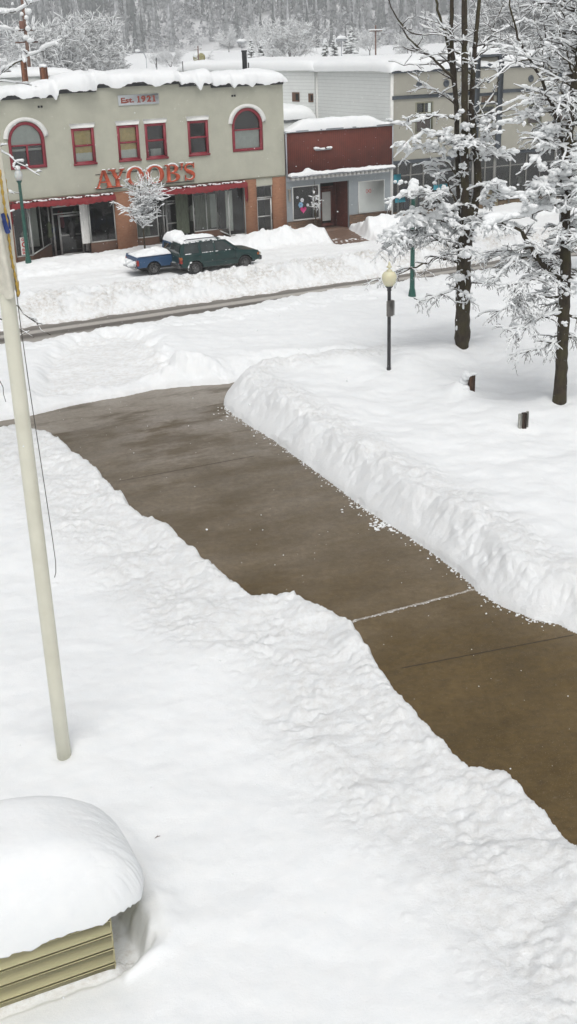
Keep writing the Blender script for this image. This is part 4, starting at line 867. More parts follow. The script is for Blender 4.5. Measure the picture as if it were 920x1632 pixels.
def wheel(x,y,r,parent,w=.22):
    sgn=-1 if y<0 else 1
    def lat(prof,k=28):
        m=MB(); m.lathe(prof,k); V=m.v[0]; m.v[0]=np.stack([V[:,0]+x,y+sgn*V[:,2],V[:,1]+r],-1); return m
    e=MB(); e.ring([(x+r*math.cos(t),r+r*math.sin(t)) for t in np.linspace(0,6.2832,29)[:-1]],[(x+r*.62*math.cos(t),r+r*.62*math.sin(t)) for t in np.linspace(0,6.2832,29)[:-1]],y-w/2,y+w/2)
    wo=bpy.data.objects.new('wheel',None); C.objects.link(wo); wo.parent=parent
    t_=e.build('tyre',TYRE,wo); md=t_.modifiers.new('bv','BEVEL'); md.width=.03; md.segments=2
    m=lat([(r*.63,w*.30),(r*.56,w*.36),(r*.52,w*.22),(r*.22,w*.20),(r*.2,w*.34),(r*.05,w*.36)]); m.build('rim',RIM,wo,smooth=False)
    m=MB(); 
    for k in range(6): t=k*1.047; m.tube([(x+r*.25*math.cos(t),y+sgn*w*.28,r+r*.25*math.sin(t)),(x+r*.55*math.cos(t),y+sgn*w*.31,r+r*.55*math.sin(t))],.035,4)
    m.build('spoke',RIM,wo)
    return wo
def arch_cut(sections,xs_w,r,zb):
    out=[]
    for x in sorted(set([s_[0] for s_ in sections]+[w+r*math.cos(t) for w in xs_w for t in np.linspace(0,math.pi,11)])):
        z0=np.interp(x,[s_[0] for s_ in sections],[s_[1] for s_ in sections]); z1=np.interp(x,[s_[0] for s_ in sections],[s_[2] for s_ in sections])
        for w in xs_w:
            if abs(x-w)<r-.001: z0=max(z0,zb+math.sqrt(max(0,r*r-(x-w)**2)))
        out.append((x,z0,z1))
    return out
# --- green SUV
cz=.26
pR=ground(290,443,.22); V_=thing('suv','dark green four-door SUV snowed in at the kerb with snow on its roof','car',(pR[0],pR[1],cz+.02),AZ+R_(-1.0)); V_.scale=(1.09,1.06,1.05)
# local frame: x from rear corner forward, near side at y=0..; body spans y 0..1.75
SW=.88
base=[(0.0,.50,1.02),(.06,.44,1.08),(.4,.38,1.10),(1.2,.34,1.10),(3.0,.34,1.08),(3.35,.34,1.06),(3.6,.36,1.03),(4.2,.38,.97),(4.42,.42,.90),(4.52,.48,.80)]
secs=arch_cut(base,(.82,3.62),.43,.32)
G0=bpy.data.objects.new('body_frame',None)
def shift(o,dy): 
    for c in [o]+list(o.children_recursive): 
        pass
hwf=lambda x,t: SW-(.05 if t<.05 else 0)-.05*max(0,t-.75)/.25-.10*max(0,(x-3.9)/.6)**2-.04*max(0,(.15-x)/.15)
def put(o): o.location.y=SW; return o
body=put(loft_body(secs,SUVP,'body',V_,hwf))
# greenhouse: upright rear, roof, windscreen
def greenhouse(prof,name,mat,parent,hb,ht):
    # prof (x,z) closed outline; half widths interpolate from belt hb to roof ht
    zs_=[p[1] for p in prof]; z0,z1=min(zs_),max(zs_); f=lambda z: hb+(ht-hb)*(z-z0)/(z1-z0); n=len(prof)
    m=MB(); m.add([(x,-f(z),z) for x,z in prof]+[(x,f(z),z) for x,z in prof],[tuple(range(n)),tuple(range(2*n-1,n-1,-1))]+[(i,n+i,n+(i+1)%n,(i+1)%n) for i in range(n)])
    o=m.build(name,mat,parent); md=o.modifiers.new('bv','BEVEL'); md.width=.045; md.segments=3; md.limit_method='ANGLE'; md.angle_limit=R_(25); return o,f
gp=[(.03,1.07),(.16,1.62),(.28,1.70),(1.2,1.735),(2.2,1.72),(2.55,1.66),(3.32,1.06)]
gh,gf=greenhouse(gp,'cabin',SUVP,V_,SW-.05,SW-.20); put(gh)
def sidewin(P,f,parent,name='window',off=.012,side=-1,inset=None):
    m=MB(); m.add([(x,side*(f(z)+off),z) for x,z in P],[tuple(range(len(P))) if side<0 else tuple(range(len(P)))[::-1]]); o=m.build(name,CARGLASS,parent); return o
for sd in (-1,1):
    for P in ([(.20,1.14),(.30,1.56),(.42,1.62),(1.02,1.64),(1.06,1.13)],[(1.17,1.13),(1.15,1.64),(1.86,1.64),(1.90,1.12)],[(2.0,1.12),(1.97,1.64),(2.42,1.61),(2.52,1.56),(3.02,1.12)]): put(sidewin(P,gf,V_,side=sd))
m=MB(); m.poly([(.045,-.62,1.16),(.045,.62,1.16),(.150,.56,1.56),(.150,-.56,1.56)][::-1]); m.v[0][:,0]-=.028; put(m.build('rear_window',CARGLASS,V_))
m=MB(); m.poly([(2.64,-.60,1.60),(2.64,.60,1.60),(3.24,.74,1.14),(3.24,-.74,1.14)]); m.v[0]+=np.array([.02,0,.024]); put(m.build('windscreen',CARGLASS,V_))
m=MB(); m.bbox(-.10,.10,-.86,.86,.40,.60,.03); put(m.build('bumper',BUMP,V_)); m=MB(); m.bbox(4.42,4.62,-.80,.80,.38,.62,.04); put(m.build('bumper',BUMP,V_))
for sd in (-1,1):
    y0,y1=sorted((sd*(SW-.20),sd*(SW+.008))); m=MB(); m.bbox(-.02,.10,y0,y1,.66,.86,.01); lm=put(m.build('tail_light',TAIL,V_)); m=MB(); m.bbox(-.025,.11,y0-.001,y1+.002,.86,.98,.01); m.build('amber_lens',TAILO,lm)
    y0,y1=sorted((sd*.55,sd*.83)); m=MB(); m.bbox(4.42,4.55,y0,y1,.66,.80,.02); put(m.build('headlight',HEAD,V_)); m=MB(); m.bbox(4.34,4.47,sd*.80-.03,sd*.80+.03,.68,.80,.01); put(m.build('side_marker',TAILO,V_))
    m=MB(); m.bbox(2.96,3.12,sd*(SW+.10)-.08,sd*(SW+.10)+.08,1.10,1.24,.03); put(m.build('mirror',SUVP,V_))
    for x in (1.95,1.02): m=MB(); m.bbox(x-.02,x+.14,sd*SW-.02,sd*SW+.02,.93,.97,.008); put(m.build('handle',BUMP,V_))
    m=MB(); m.bbox(1.30,3.14,sd*(SW+.006)-.012,sd*(SW+.006)+.012,.60,.67,.006); put(m.build('side_moulding',SUVL,V_))
    m=MB()
    for x in (1.11,1.95,3.06): m.box(x-.006,x+.006,sd*(SW+.001)-.003,sd*(SW+.001)+.003,.42,1.07)
    put(m.build('door_seam',TYRE,V_))
    m=MB(); m.tube([(.35,sd*.6,1.79),(.5,sd*.6,1.84),(2.1,sd*.6,1.83),(2.25,sd*.6,1.77)],.02,5); put(m.build('roof_rail',BUMP,V_))
for x in (.82,3.62):
    for y in (-SW+.12,SW-.12): put(wheel(x,y,.35,V_))
m=MB(); m.box(.2,4.2,-.80,.80,.33,.5); put(m.build('underbody',TYRE,V_))
so=snow_cap('snow_cover',.15,2.15,-.62,.62,lambda u,v:1.70+.02*np.sin(u),lambda u,v:.22+.10*fbm(u*1.1,v*1.5,3,5)-.10*np.exp(-((u-.35)/.2)**2),V_,nu=90,nv=50,over=.0,e=4,seed=51,noise=.3,rag=.05); put(so)
m=MB()
for k in range(60): x=rng.uniform(0,.5); m.blob((x-.05,rng.uniform(-.7,.7),.62+.02*rng.random()),rng.uniform(.03,.08),1,.3,k,(1,1,.6)) if rng.random()<.35 else m.blob((rng.uniform(.1,2.6),-SW+.13+.05*rng.random(),1.68+.03*rng.random()),rng.uniform(.02,.06),1,.3,k,(1.5,1,.6))
for k in range(26): m.blob((rng.choice([rng.uniform(1.2,1.9),rng.uniform(2.0,2.9),rng.uniform(.3,.6)]),-SW+.03,1.125),rng.uniform(.015,.035),1,.3,k,(1.8,.8,.8))
for k in range(16): t=rng.uniform(1.2,2.3); m.blob((.82+.43*math.cos(t+1),-SW-.01,.35+.43*math.sin(t+1)),rng.uniform(.02,.05),1,.3,k)
put(m.build('snow_patch',SNOWC,V_,smooth=True))
# --- blue pickup beyond it
pT=ground(221,442,.30); TRK=thing('pickup_truck','blue pickup truck with a snow-filled bed, parked behind the green SUV','pickup',(pT[0],pT[1],.28),AZ+R_(-.5))
TW=.90
base=[(0.,.52,1.02),(.05,.48,1.06),(2.1,.46,1.06),(2.14,.44,1.06),(3.7,.42,1.06),(3.85,.44,1.05),(4.75,.46,.98),(4.95,.5,.86)]
secs=arch_cut(base,(.98,4.02),.45,.34); hwt=lambda x,t: TW-(.04 if t<.05 else 0)-.03*max(0,t-.8)/.2-.08*max(0,(x-4.3)/.6)**2
def putt(o): o.location.y=TW; return o
putt(loft_body(secs,TRUCKP,'body',TRK,hwt))
gp=[(2.16,1.04),(2.24,1.62),(2.36,1.70),(3.05,1.70),(3.18,1.64),(3.75,1.05)]
gh,tf=greenhouse(gp,'cab',TRUCKP,TRK,TW-.05,TW-.17); putt(gh)
for sd in (-1,1):
    putt(sidewin([(2.42,1.12),(2.42,1.60),(3.04,1.60),(3.5,1.12)],tf,TRK,side=sd))
    y0,y1=sorted((sd*(TW-.14),sd*(TW+.008))); m=MB(); m.bbox(-.015,.10,y0,y1,.62,.93,.01); putt(m.build('tail_light',TAIL,TRK))
    y0,y1=sorted((sd*.5,sd*.82)); m=MB(); m.bbox(4.86,4.99,y0,y1,.68,.84,.02); putt(m.build('headlight',HEAD,TRK))
    m=MB(); m.bbox(3.40,3.56,sd*(TW+.10)-.08,sd*(TW+.10)+.08,1.10,1.26,.03); putt(m.build('mirror',BUMP,TRK))
    m=MB(); m.bbox(.04,2.08,sd*(TW-.03)-.035,sd*(TW-.03)+.035,1.05,1.10,.012); putt(m.build('bed_rail',TRUCKP,TRK))
    m=MB(); m.bbox(2.5,2.64,sd*TW-.02,sd*TW+.02,.92,.96,.008); putt(m.build('handle',BUMP,TRK))
m=MB(); m.poly([(2.19,-.55,1.16),(2.19,.55,1.16),(2.25,.5,1.56),(2.25,-.5,1.56)][::-1]); m.v[0][:,0]-=.03; putt(m.build('rear_window',CARGLASS,TRK))
m=MB(); m.poly([(3.22,-.6,1.60),(3.22,.6,1.60),(3.70,.74,1.13),(3.70,-.74,1.13)]); m.v[0]+=np.array([.02,0,.02]); putt(m.build('windscreen',CARGLASS,TRK))
m=MB(); m.bbox(-.20,-.02,-.88,.88,.42,.58,.03); putt(m.build('bumper',CHROME,TRK)); m=MB(); m.bbox(4.93,5.1,-.84,.84,.42,.62,.03); putt(m.build('bumper',CHROME,TRK))
for x in (.98,4.02):
    for y in (-TW+.13,TW-.13): putt(wheel(x,y,.36,TRK,.24))
m=MB(); m.box(.2,4.6,-.8,.8,.36,.55); putt(m.build('underbody',TYRE,TRK))
putt(snow_cap('bed_snow',.06,2.1,-.82,.82,lambda u,v:1.05+0*u,lambda u,v:.16+.10*fbm(u*1.3,v*1.3,3,5)+.10*u/2,TRK,nu=80,nv=50,over=.0,e=6,seed=61,noise=.3))
putt(snow_cap('cab_snow',2.25,3.15,-.66,.66,lambda u,v:1.69+0*u,lambda u,v:.50+.16*fbm(u*1.6,v*1.6,3,8),TRK,nu=60,nv=50,over=.03,e=3,seed=71,noise=.3))
m=MB()
for k in range(36): m.blob((rng.uniform(-.24,-.04),rng.uniform(-.85,.6),.60+.22*rng.random()*(rng.random()<.5)),rng.uniform(.05,.13),1,.3,k,(1,1,.8))
putt(m.build('snow_patch',SNOWC,TRK,smooth=True))
m=MB(); m.tube([(.95+.55,-.35,1.0),(2.12,-.42,1.62)],.022,6); putt(m.build('shovel_handle',BROWNP,TRK))
# ------------------------------------------------------------------ LAMPS
def acorn(m,z,s=1.): m.lathe([(.10*s,z),(.17*s,z+.06*s),(.22*s,z+.20*s),(.22*s,z+.32*s),(.17*s,z+.46*s),(.12*s,z+.54*s),(.10*s,z+.56*s)],24)
def town_lamp(P,ytop,label,cat='street lamp',group='green post lamps along the street'):
    z0=P[2]; zt=zat(P,ytop); hh=zt-z0; L=thing('street_lamp',label,cat,(P[0],P[1],z0-.25),0.,group)
    o_=.25; s=1.05; zp=hh+o_-.78*s
    m=MB(); m.lathe([(.20,0),(.20,.25),(.17,.5),(.15,.6),(.125,.7),(.115,1.2),(.085,zp-.35),(.10,zp-.33),(.085,zp-.28),(.085,zp-.15),(.16,zp-.03),(.17,zp)],20); p=m.build('post',GREEN,L,smooth=False)
    md=p.modifiers.new('b','BEVEL'); md.width=.006
    m=MB(); 
    for k in range(8): t=k*.785; m.tube([(.10*math.cos(t),.10*math.sin(t),1.2),(.078*math.cos(t),.078*math.sin(t),zp-.4)],.014,4)
    m.build('fluting',GREEN,p)
    m=MB(); acorn(m,zp,s); g=m.build('globe',GLOBE_W,L,smooth=True)
    m=MB(); m.lathe([(.12,zp+.56*s),(.13,zp+.60*s),(.05,zp+.68*s),(.02,zp+.76*s)],16); m.build('globe_cap',GLOBE_W,L,smooth=True)
    m=MB(); m.blob((0,0,zp+.66*s),.17,2,.25,3,(1,1,.75)); m.build('snow_cap',SNOWC,L,smooth=True)
    return L,zp
PL=ground(46,421,.50); L1,_=town_lamp(PL,264,'green post lamp with clear acorn globe in front of the left shop window')
PR=ground(657,474,.50); L2o,zpR=town_lamp(PR,284,'green post lamp with a snow-plastered globe behind the big bare tree')
m=MB(); m.blob((-.02,-.12,zpR+.30),.30,2,.2,4,(.9,.7,1.25)); m.blob((.02,0,zpR+.62),.24,2,.2,4,(1,1,.7)); m.build('globe_snow',SNOWC,L2o,smooth=True)
zb=zat(PR,392)-(PR[2]-.25)
m=MB(); m.bbox(-.30,-.06,-.06,.06,zb-.1,zb+.25,.02); m.tube([(-.30,0,zb+.3),(0,0,zb+.3)],.02,6); m.tube([(-.3,0,zb-.15),(0,0,zb-.15)],.02,6); m.build('bracket',BLACKP,L2o)
# black park lamp
z0=LAMPB[2]; zt=zat(LAMPB,417); LM=thing('park_lamp','slim black lamp post with cream round globe and a box strapped halfway up','lamp post',(LAMPB[0],LAMPB[1],z0-.35),.4)
hh=zt-z0+.35; zg=zat(LAMPB,456)-z0+.35
m=MB(); m.lathe([(.085,0),(.085,.4),(.068,.45),(.066,zg-.18),(.09,zg-.15),(.07,zg-.1),(.13,zg-.02),(.15,zg)],18); m.build('post',BLACKP,LM)
gr=.262
m=MB(); m.lathe([(.12,zg),(.19,zg+.05),(.25,zg+.18),(.27,zg+.30),(.255,zg+.42),(.20,zg+.50),(.10,zg+.54),(.09,zg+.57)],28); g=m.build('globe',GLOBE_Y,LM,smooth=True)
zf=zg+.55; m=MB(); m.lathe([(.10,zf),(.11,zf+.03),(.05,zf+.06),(.035,zf+.09),(.095,zf+.13),(.10,zf+.16),(.04,zf+.20),(.05,zf+.24),(.015,max(zf+.34,hh))],16); m.build('finial',GLOBE_Y,g)
zb=zat(LAMPB,503)-z0+.35; zb2=zat(LAMPB,478)-z0+.35
m=MB(); m.bbox(-.16,.09,-.17,-.075,zb,zb2,.02); bx=m.build('control_box',M('grey_box',(.16,.15,.14),.5,.2,6),LM); m=MB(); m.bbox(.05,.15,-.15,.05,zb+.02,zb2-.01,.01); m.build('box_plate',M('grey_plate',(.33,.33,.32),.5,.1,6),bx)
# posts poking out of the snow
P=thing('sign_post','short brown timber post with snow piled over its left side','post',(POST1[0]+.05,POST1[1],POST1[2]-.45),.25)
zt=zat(POST1,598)-POST1[2]+.45
m=MB(); m.bbox(-.08,.12,-.09,.09,0,zt,.012); m.build('post_body',M('weathered_timber',(.10,.055,.035),.85,.3,6,.3,20,stretch=(4,4,.6)),P)
m=MB()
for k in range(40): f=rng.random(); m.blob((-.17-.08*rng.random()+.12*f,rng.uniform(-.02,.34),.22+f*(zt-.12)),rng.uniform(.13,.20)*(1.1-.4*f),3,.10,k)
for k in range(10): m.blob((rng.uniform(-.16,.12),rng.uniform(-.02,.12),zt+.03),rng.uniform(.07,.11),2,.18,k,(1,1,.8))
m.build('snow_cap',SNOWC,P,smooth=True)
P=thing('marker_post','short dark post between two pale boards with thin snow on top','post',(POST2[0],POST2[1],POST2[2]-.4),.2)
zt=zat(POST2,658)-POST2[2]+.4
m=MB(); m.bbox(-.06,.08,-.07,.07,0,zt,.01); m.build('post_body',M('dark_timber',(.06,.04,.03),.85,.3,6,.3,20,stretch=(4,4,.6)),P)
m=MB(); m.bbox(-.17,-.07,-.05,.05,0,zt-.02,.01); m.bbox(.085,.17,-.0,.06,0,zt+.03,.01); m.build('side_board',M('pale_board',(.42,.42,.38),.8,.15,6),P)
# ------------------------------------------------------------------ FLAGPOLE, FLAG
FP=thing('flagpole','thick cream-painted flagpole with a thin grey halyard','flagpole',(FPOLE[0],FPOLE[1],FPOLE[2]-.5),0.)
k=zat(FPOLE,700)-FPOLE[2]
m=MB(); m.lathe([(.128,0),(.128,2.),(.126,5),(.118,9),(.10,13.2)],40); o=m.build('pole',POLE,FP,smooth=True)
m=MB(); m.lathe([(.15,.40),(.15,.46),(.135,.50),(.13,.52)],30); m.build('base_collar',POLE,FP,smooth=True)
def alongpole(y,dx): 
    z=zat(FPOLE,y); P=ground(0,0,0); d=np.array([FPOLE[0]+dx,FPOLE[1]-.02,z]); return d-np.array([FPOLE[0],FPOLE[1],FPOLE[2]-.5])
pts=[alongpole(y,d) for y,d in ((180,.14),(300,.145),(420,.15),(520,.155),(620,.175),(720,.21),(800,.235),(860,.255),(895,.262),(912,.245),(920,.215))]
t_=np.linspace(0,1,60); P_=np.array(pts); P_=np.stack([np.interp(t_*10,range(11),P_[:,i]) for i in range(3)],-1)
m=MB(); m.tube(P_,.007,6); m.build('halyard',ROPE,FP,smooth=True)
# limp flag hanging down the pole
zt=zat(FPOLE,150); zb=zat(FPOLE,478); FL=thing('flag','limp cream flag with gold fringe and a scrap of blue, hanging down the flagpole','flag',(FPOLE[0],FPOLE[1],zb),0.)
def cloth(mat,name,r0,seed,z0,z1,a0,a1,parent,taper=0.):
    nz,na=60,40; m=MB(); V=[]
    for i in range(nz+1):
        f=i/nz; z=z0+(z1-z0)*f
        for j in range(na+1):
            g=j/na; a=a0+(a1-a0)*g; r=r0+.040*math.sin(g*13+f*5+seed)+.010*math.sin(g*27+f*9)+taper*(1-f)*math.sin(g*math.pi)
            V.append((r*math.cos(a)-.0,r*math.sin(a),z+.06*math.sin(g*9+seed)*(1-f)))
    F=[(i*(na+1)+j,i*(na+1)+j+1,(i+1)*(na+1)+j+1,(i+1)*(na+1)+j) for i in range(nz) for j in range(na)]
    m.add(V,F); return m.build(name,mat,parent,smooth=True)
cl=cloth(FLAGW,'cloth',.138,1,0.10,zt-zb,-2.6,.55,FL,.03)
cloth(FLAGB,'blue_field',.147,1.,(zt-zb)*.36,(zt-zb)*.44,-.9,-.2,cl,.03)
m=MB()
for s_,w0 in ((0,.02),(1,.02)):
    pts=[]
    for i in range(60):
        f=i/59; z=(zt-zb)*(1-f) ; a=(.50 if s_ else -.35)+.25*math.sin(f*9+s_); r=.165+.02*math.sin(f*14+s_)
        pts.append((r*math.cos(a),r*math.sin(a),z+.05))
    m.tube(pts,[.018+.010*math.sin(i*2.3) for i in range(60)],5)
m.build('fringe',GOLD,cl)
# ------------------------------------------------------------------ BOARD BOX under its dome of snow
BX=thing('board_clad_box','cream board-clad box capped by a big smooth dome of snow','box',(BC[0],BC[1],0),BAZ)
zt=zat(BC,1462); 
rows=[(-.05,.42),(.435,.60),(.615,.615+.27),(.90,1.12),(1.135,1.36)]
zb0=BC[2]; Ht=1.42; m=MB(); m.box(-4.6,-.02,.02,BD,0,Ht); m.build('core',BOXG,BX)
e=[zb0-.3,zb0+.10,zb0+.36,zb0+.62,zb0+.86,Ht+.02]
for z0,z1 in zip(e[:-1],e[1:]):
    m=MB(); m.bbox(-4.62,.0,-.025,.02,z0+.012,z1-.012,.008); m.bbox(-.02,.022,.022,BD,z0+.014,z1-.014,.008); m.build('board',BOXB,BX)
def thB(U_,V_):
    return .98-.10*((U_+2)/2.6)**2*(U_>-2)+.03*fbm(U_*.8,V_*.8,3,5)
def snow_dome(name,cx_,cy_,ax,ay,zb_,hh,parent,ov,n=420,nr_=200,p=3.2,seed=1):
    th=np.linspace(0,2*np.pi,n,endpoint=False); ro=np.sin(np.linspace(0,np.pi/2,nr_)); TT,RR=np.meshgrid(th,ro)
    c_,s_=np.cos(TT),np.sin(TT); sr_=(np.abs(c_)**p+np.abs(s_)**p)**(-1/p)
    wob_=1+.006*fbm(c_*5+seed,s_*5,4,seed)*RR**10; ux=cx_+ax*sr_*c_*RR*wob_; vy=cy_+ay*sr_*s_*RR*wob_
    prof_=np.clip(1-RR**3.2,0,1)**.5
    z=zb_+hh*prof_*(1+.035*fbm(ux*.7,vy*.7,2,seed)); rag_=.14*np.abs(fbm(c_*9,s_*9,4,seed+3))*(ro[:,None]>.90)*sst(.9,1.,RR)
    edge=sst(.55,1.,RR); drop=(.10+.06*sst(-.1,.9,c_))*edge
    z=z-drop-rag_*.9+.05*billow(ux*2.2,vy*5.,3,seed)*edge*sst(.6,.95,RR)*sst(1.0,.97,RR)+.0025*fbm(ux*9,vy*9,3,seed)
    bot=zb_-drop*.9-rag_*.9-.015
    i_=np.arange(nr_*n).reshape(nr_,n); q_=np.stack([i_[:-1,:],np.roll(i_[:-1,:],-1,1),np.roll(i_[1:,:],-1,1),i_[1:,:]],-1).reshape(-1,4)
    m=MB(); m.add(np.stack([ux,vy,z],-1).reshape(-1,3),q_.tolist()); m.add(np.stack([ux,vy,np.minimum(bot,z-.003)],-1).reshape(-1,3),q_[:,::-1].tolist())
    N_=nr_*n; e_=i_[-1]; m.f+=[[int(a),int(a)+N_,int(b_)+N_,int(b_)] for a,b_ in zip(e_,np.roll(e_,-1))]
    return m.build(name,SNOWD,parent,smooth=True)
SNOWD=mk_snow('dome_snow_mat',False,.22)
snow_dome('snow_dome',-2.30,1.0,2.97,1.16,Ht,1.10,BX,.1,p=4.6)
# small pit wall clods are part of the terrain; twig lying on the snow
Pq=ground(251,1332,.62); TWG=thing('fallen_twig','tiny dark twig lying on the smooth snow beside the domed box','twig',(Pq[0],Pq[1],hs(Pq[0],Pq[1])+.006),.6)
m=MB(); m.tube([(-.05,0,0),(0,.008,.008),(.05,-.004,.004)],[.004,.006,.003],5); m.tube([(0,.008,.008),(.02,.04,.012)],[.004,.002],5); m.build('stem',BROWNP,TWG)
# ------------------------------------------------------------------ TREES
def mk_bark(name,c1,c2,moss):
    t=NT(name); v=t.obj((1,1,.35)); n1=t.noise(v,9,6,.7); n2=t.noise(t.obj(),1.6,4,.6); n3=t.noise(t.obj(),26,4,.7)
    c=t.ramp(n1,[(.35,c1),(.65,c2)]); c=t.mix(t.ramp(n2,[(.42,(0,0,0)),(.6,(.8,.8,.8))]),c,moss)
    n5=t.noise(t.obj(),4.5,7,.75); c=t.mix(t.ramp(t.math('ADD',t.math('MULTIPLY',n3,.4),t.math('MULTIPLY',n5,.6)),[(.62,(0,0,0)),(.65,(1,1,1))]),c,(.62,.64,.64))
    t.l(c,t.b.inputs['Base Color']); t.b.inputs['Roughness'].default_value=.9; t.bump(n1,.8,.03); return t.m
BARK=mk_bark('mossy_bark',(.018,.013,.008),(.058,.042,.027),(.052,.045,.016)); TWIGM=M('twig_bark',(.055,.042,.036),.9,.3,4); FROSTW=M('frosted_twig',(.24,.23,.225),.9,.3,4); GREYB=M('grey_twig',(.11,.10,.095),.9,.3,4)
class Tree:
    def __init__(s,seed): s.r=random.Random(seed); s.tr=MB(); s.tw=MB(); s.sn=MB(); s.nb=0
    def snow_on(s,P,rb,load,clump=True):
        P=np.asarray(P); n=len(P)
        if n<2: return
        T_=np.gradient(P,axis=0); L=np.linalg.norm(T_,axis=1)+1e-9; horiz=np.sqrt(T_[:,0]**2+T_[:,1]**2)/L
        i=np.arange(n); nz=np.array([s.r.random() for _ in range(n)])
        rs=load*(.35+.95*nz)*np.clip(horiz*1.3-.25,0.,1)
        rs[0]*=.5; rs[-1]*=.35
        if rs.max()<.008: return
        rs=np.maximum(rs,.003)
        C_=P+np.stack([0*rs,0*rs,rb+rs*.45],-1)
        s.sn.tube(C_,rs*.80,5,True,.85)
        V,F=ICO[0] if load<.07 else ICO[1]
        step=.7
        for i in range(n):
            if nz[i]<.46 or rs[i]<.012: continue
            t=T_[i]/L[i]; f=s.r.random(); c=C_[i]+t*(f-.5)*L[i]*1.2+np.array([s.r.gauss(0,.25),s.r.gauss(0,.25),s.r.uniform(-.1,.3)])*rs[i]; r=rs[i]*s.r.uniform(.6,1.15)
            j=1+np.array([s.r.uniform(-.25,.25) for _ in range(12)]+[0]*(len(V)-12)) if len(V)==12 else 1+.3*perlin(V[:,0]*1.6+s.nb,V[:,1]*1.6+V[:,2]+i,5)
            W=V*j[:,None]*np.array([1,1,.75]); W=W+(W@t)[:,None]*t*s.r.uniform(.2,1.1); s.sn.add(c+W*r,F)
    def limb(s,P,r0,r1,trunk=False,n=None,side=True,load=.08,dens=1.,length=1.2,droop=.35,k=7,sub=None,jit=.05):
        P=np.asarray(P,float); seg=np.linalg.norm(np.diff(P,axis=0),axis=1); cum=np.concatenate([[0],np.cumsum(seg)]); tot=cum[-1]
        m=max(4,int(tot/.22)); t=np.linspace(0,tot,m); Q=np.stack([np.interp(t,cum,P[:,i]) for i in range(3)],-1)
        # soften corners
        for _ in range(2): Q[1:-1]=.25*Q[:-2]+.5*Q[1:-1]+.25*Q[2:]
        jn=np.array([[s.r.gauss(0,jit) for _ in range(3)] for _ in range(m)])*.6; jn[0]=0; Q=Q+jn*(1-.0)
        if trunk: Q[0]=P[0]
        R=(r0+(r1-r0)*(t/tot)**.8)*(1+(.05 if trunk else 0)*np.array([s.r.gauss(0,1) for _ in range(m)]))
        s.tr.tube(Q,R,12 if r0>.12 else k)
        s.snow_on(Q[1:],0,load*.88) if not trunk else None
        if not trunk: pass
        if side: s.sides(Q,R,tot,load,dens,length,droop,start=.12 if not trunk else .4)
        return Q
    def sides(s,Q,R,tot,load,dens,length,droop,start=.1):
        n=int(tot*4.1*dens); 
        for _ in range(n):
            f=start+(1-start)*s.r.random(); i=int(f*(len(Q)-1)); p=Q[i]; d=Q[min(i+1,len(Q)-1)]-Q[max(0,i-1)]; d=d/(np.linalg.norm(d)+1e-9)
            a=s.r.uniform(0,6.283); o=np.array([math.cos(a),math.sin(a),s.r.uniform(-.25,.45)]); d2=.55*d+o; d2/=np.linalg.norm(d2)
            s.branch(p,d2,length*s.r.uniform(.4,1.15)*(1.1-.5*f),min(.026,R[i]*.6+.004),load*.58,droop*(.45 if p[2]>4.2 else 1.),dens)
    def branch(s,p,d,L,r,load,droop,dens=1.,lvl=0):
        n=max(4,int(L/.13)); P=[p]; d=d.copy(); st=L/n
        for i in range(n):
            d=d+np.array([s.r.gauss(0,.16),s.r.gauss(0,.16),s.r.gauss(0,.12)-droop*.22]); d/=np.linalg.norm(d); P.append(P[-1]+d*st)
        P=np.array(P); s.tw.tube(P,np.linspace(r,max(.006,r*.4),len(P)),4,False); s.snow_on(P,r,load); s.nb+=1
        if lvl<2 and L>.25:
            for _ in range(int(L*(6.0 if lvl==0 else 4.5)*dens)+1):
                i=s.r.randrange(1,len(P)); dd=P[i]-P[i-1]; dd/=np.linalg.norm(dd)+1e-9; a=s.r.uniform(0,6.283)
                o=np.array([math.cos(a),math.sin(a),s.r.uniform(-.6,.4)]); d2=.8*dd+.8*o; d2/=np.linalg.norm(d2)
                s.branch(P[i],d2,L*s.r.uniform(.25,.6),max(.006,r*.5),load*.80,droop*1.2,dens,lvl+1)
    def pile(s,p,r,n=6,sq=.7):
        for k in range(n-1):
            s.sn.blob(p+np.array([s.r.gauss(0,r*.55),s.r.gauss(0,r*.55),s.r.gauss(0,r*.28)]),r*s.r.uniform(.22,.55),2,.5,s.nb+k,(1,1,sq))
    def spray(s,p,d,L,load=.05,n=7,droop=.5,dens=1.):
        d=np.array(d,float)
        for k in range(n):
            a=s.r.gauss(0,.45); c,q=math.cos(a),math.sin(a); d2=np.array([c*d[0]-q*d[1],q*d[0]+c*d[1],d[2]+s.r.uniform(-.35,.35)]); d2/=np.linalg.norm(d2)
            s.branch(p,d2,L*s.r.uniform(.6,1.1),.016,load,droop,dens)
    def plaster(s,Q,R,n,a0=-1.2):
        for k in range(n):
            i=s.r.randrange(len(Q)); a=a0+s.r.gauss(0,.9); r=R[min(i,len(R)-1)] if not np.isscalar(R) else R
            s.sn.blob((Q[i][0]+r*math.cos(a),Q[i][1]+r*math.sin(a),Q[i][2]+s.r.uniform(-.1,.1)),s.r.uniform(.015,.05),1,.5,k,(1,1,2.6))
    def finish(s,name,label,loc,group=None,bark=BARK,twig=TWIGM,snow=SNOWT,cat='tree'):
        t=thing(name,label,cat,loc,0.,group)
        off=np.asarray(loc,float)
        for mb in (s.tr,s.tw,s.sn): mb.v=[v-off for v in mb.v]
        if s.tr.v: s.tr.build('trunk',bark,t,smooth=True)
        if s.tw.v: s.tw.build('crown',twig,t,smooth=True)
        if s.sn.v: s.sn.build('branch_snow',snow,t,smooth=True)
        return t
def pts(L,Y0,dy=None):
    return np.array([at_y(x,y,Y0+(dy[i] if dy is not None and not np.isscalar(dy) else (dy or 0)*i/(len(L)-1))) for i,(x,y) in enumerate(L)])
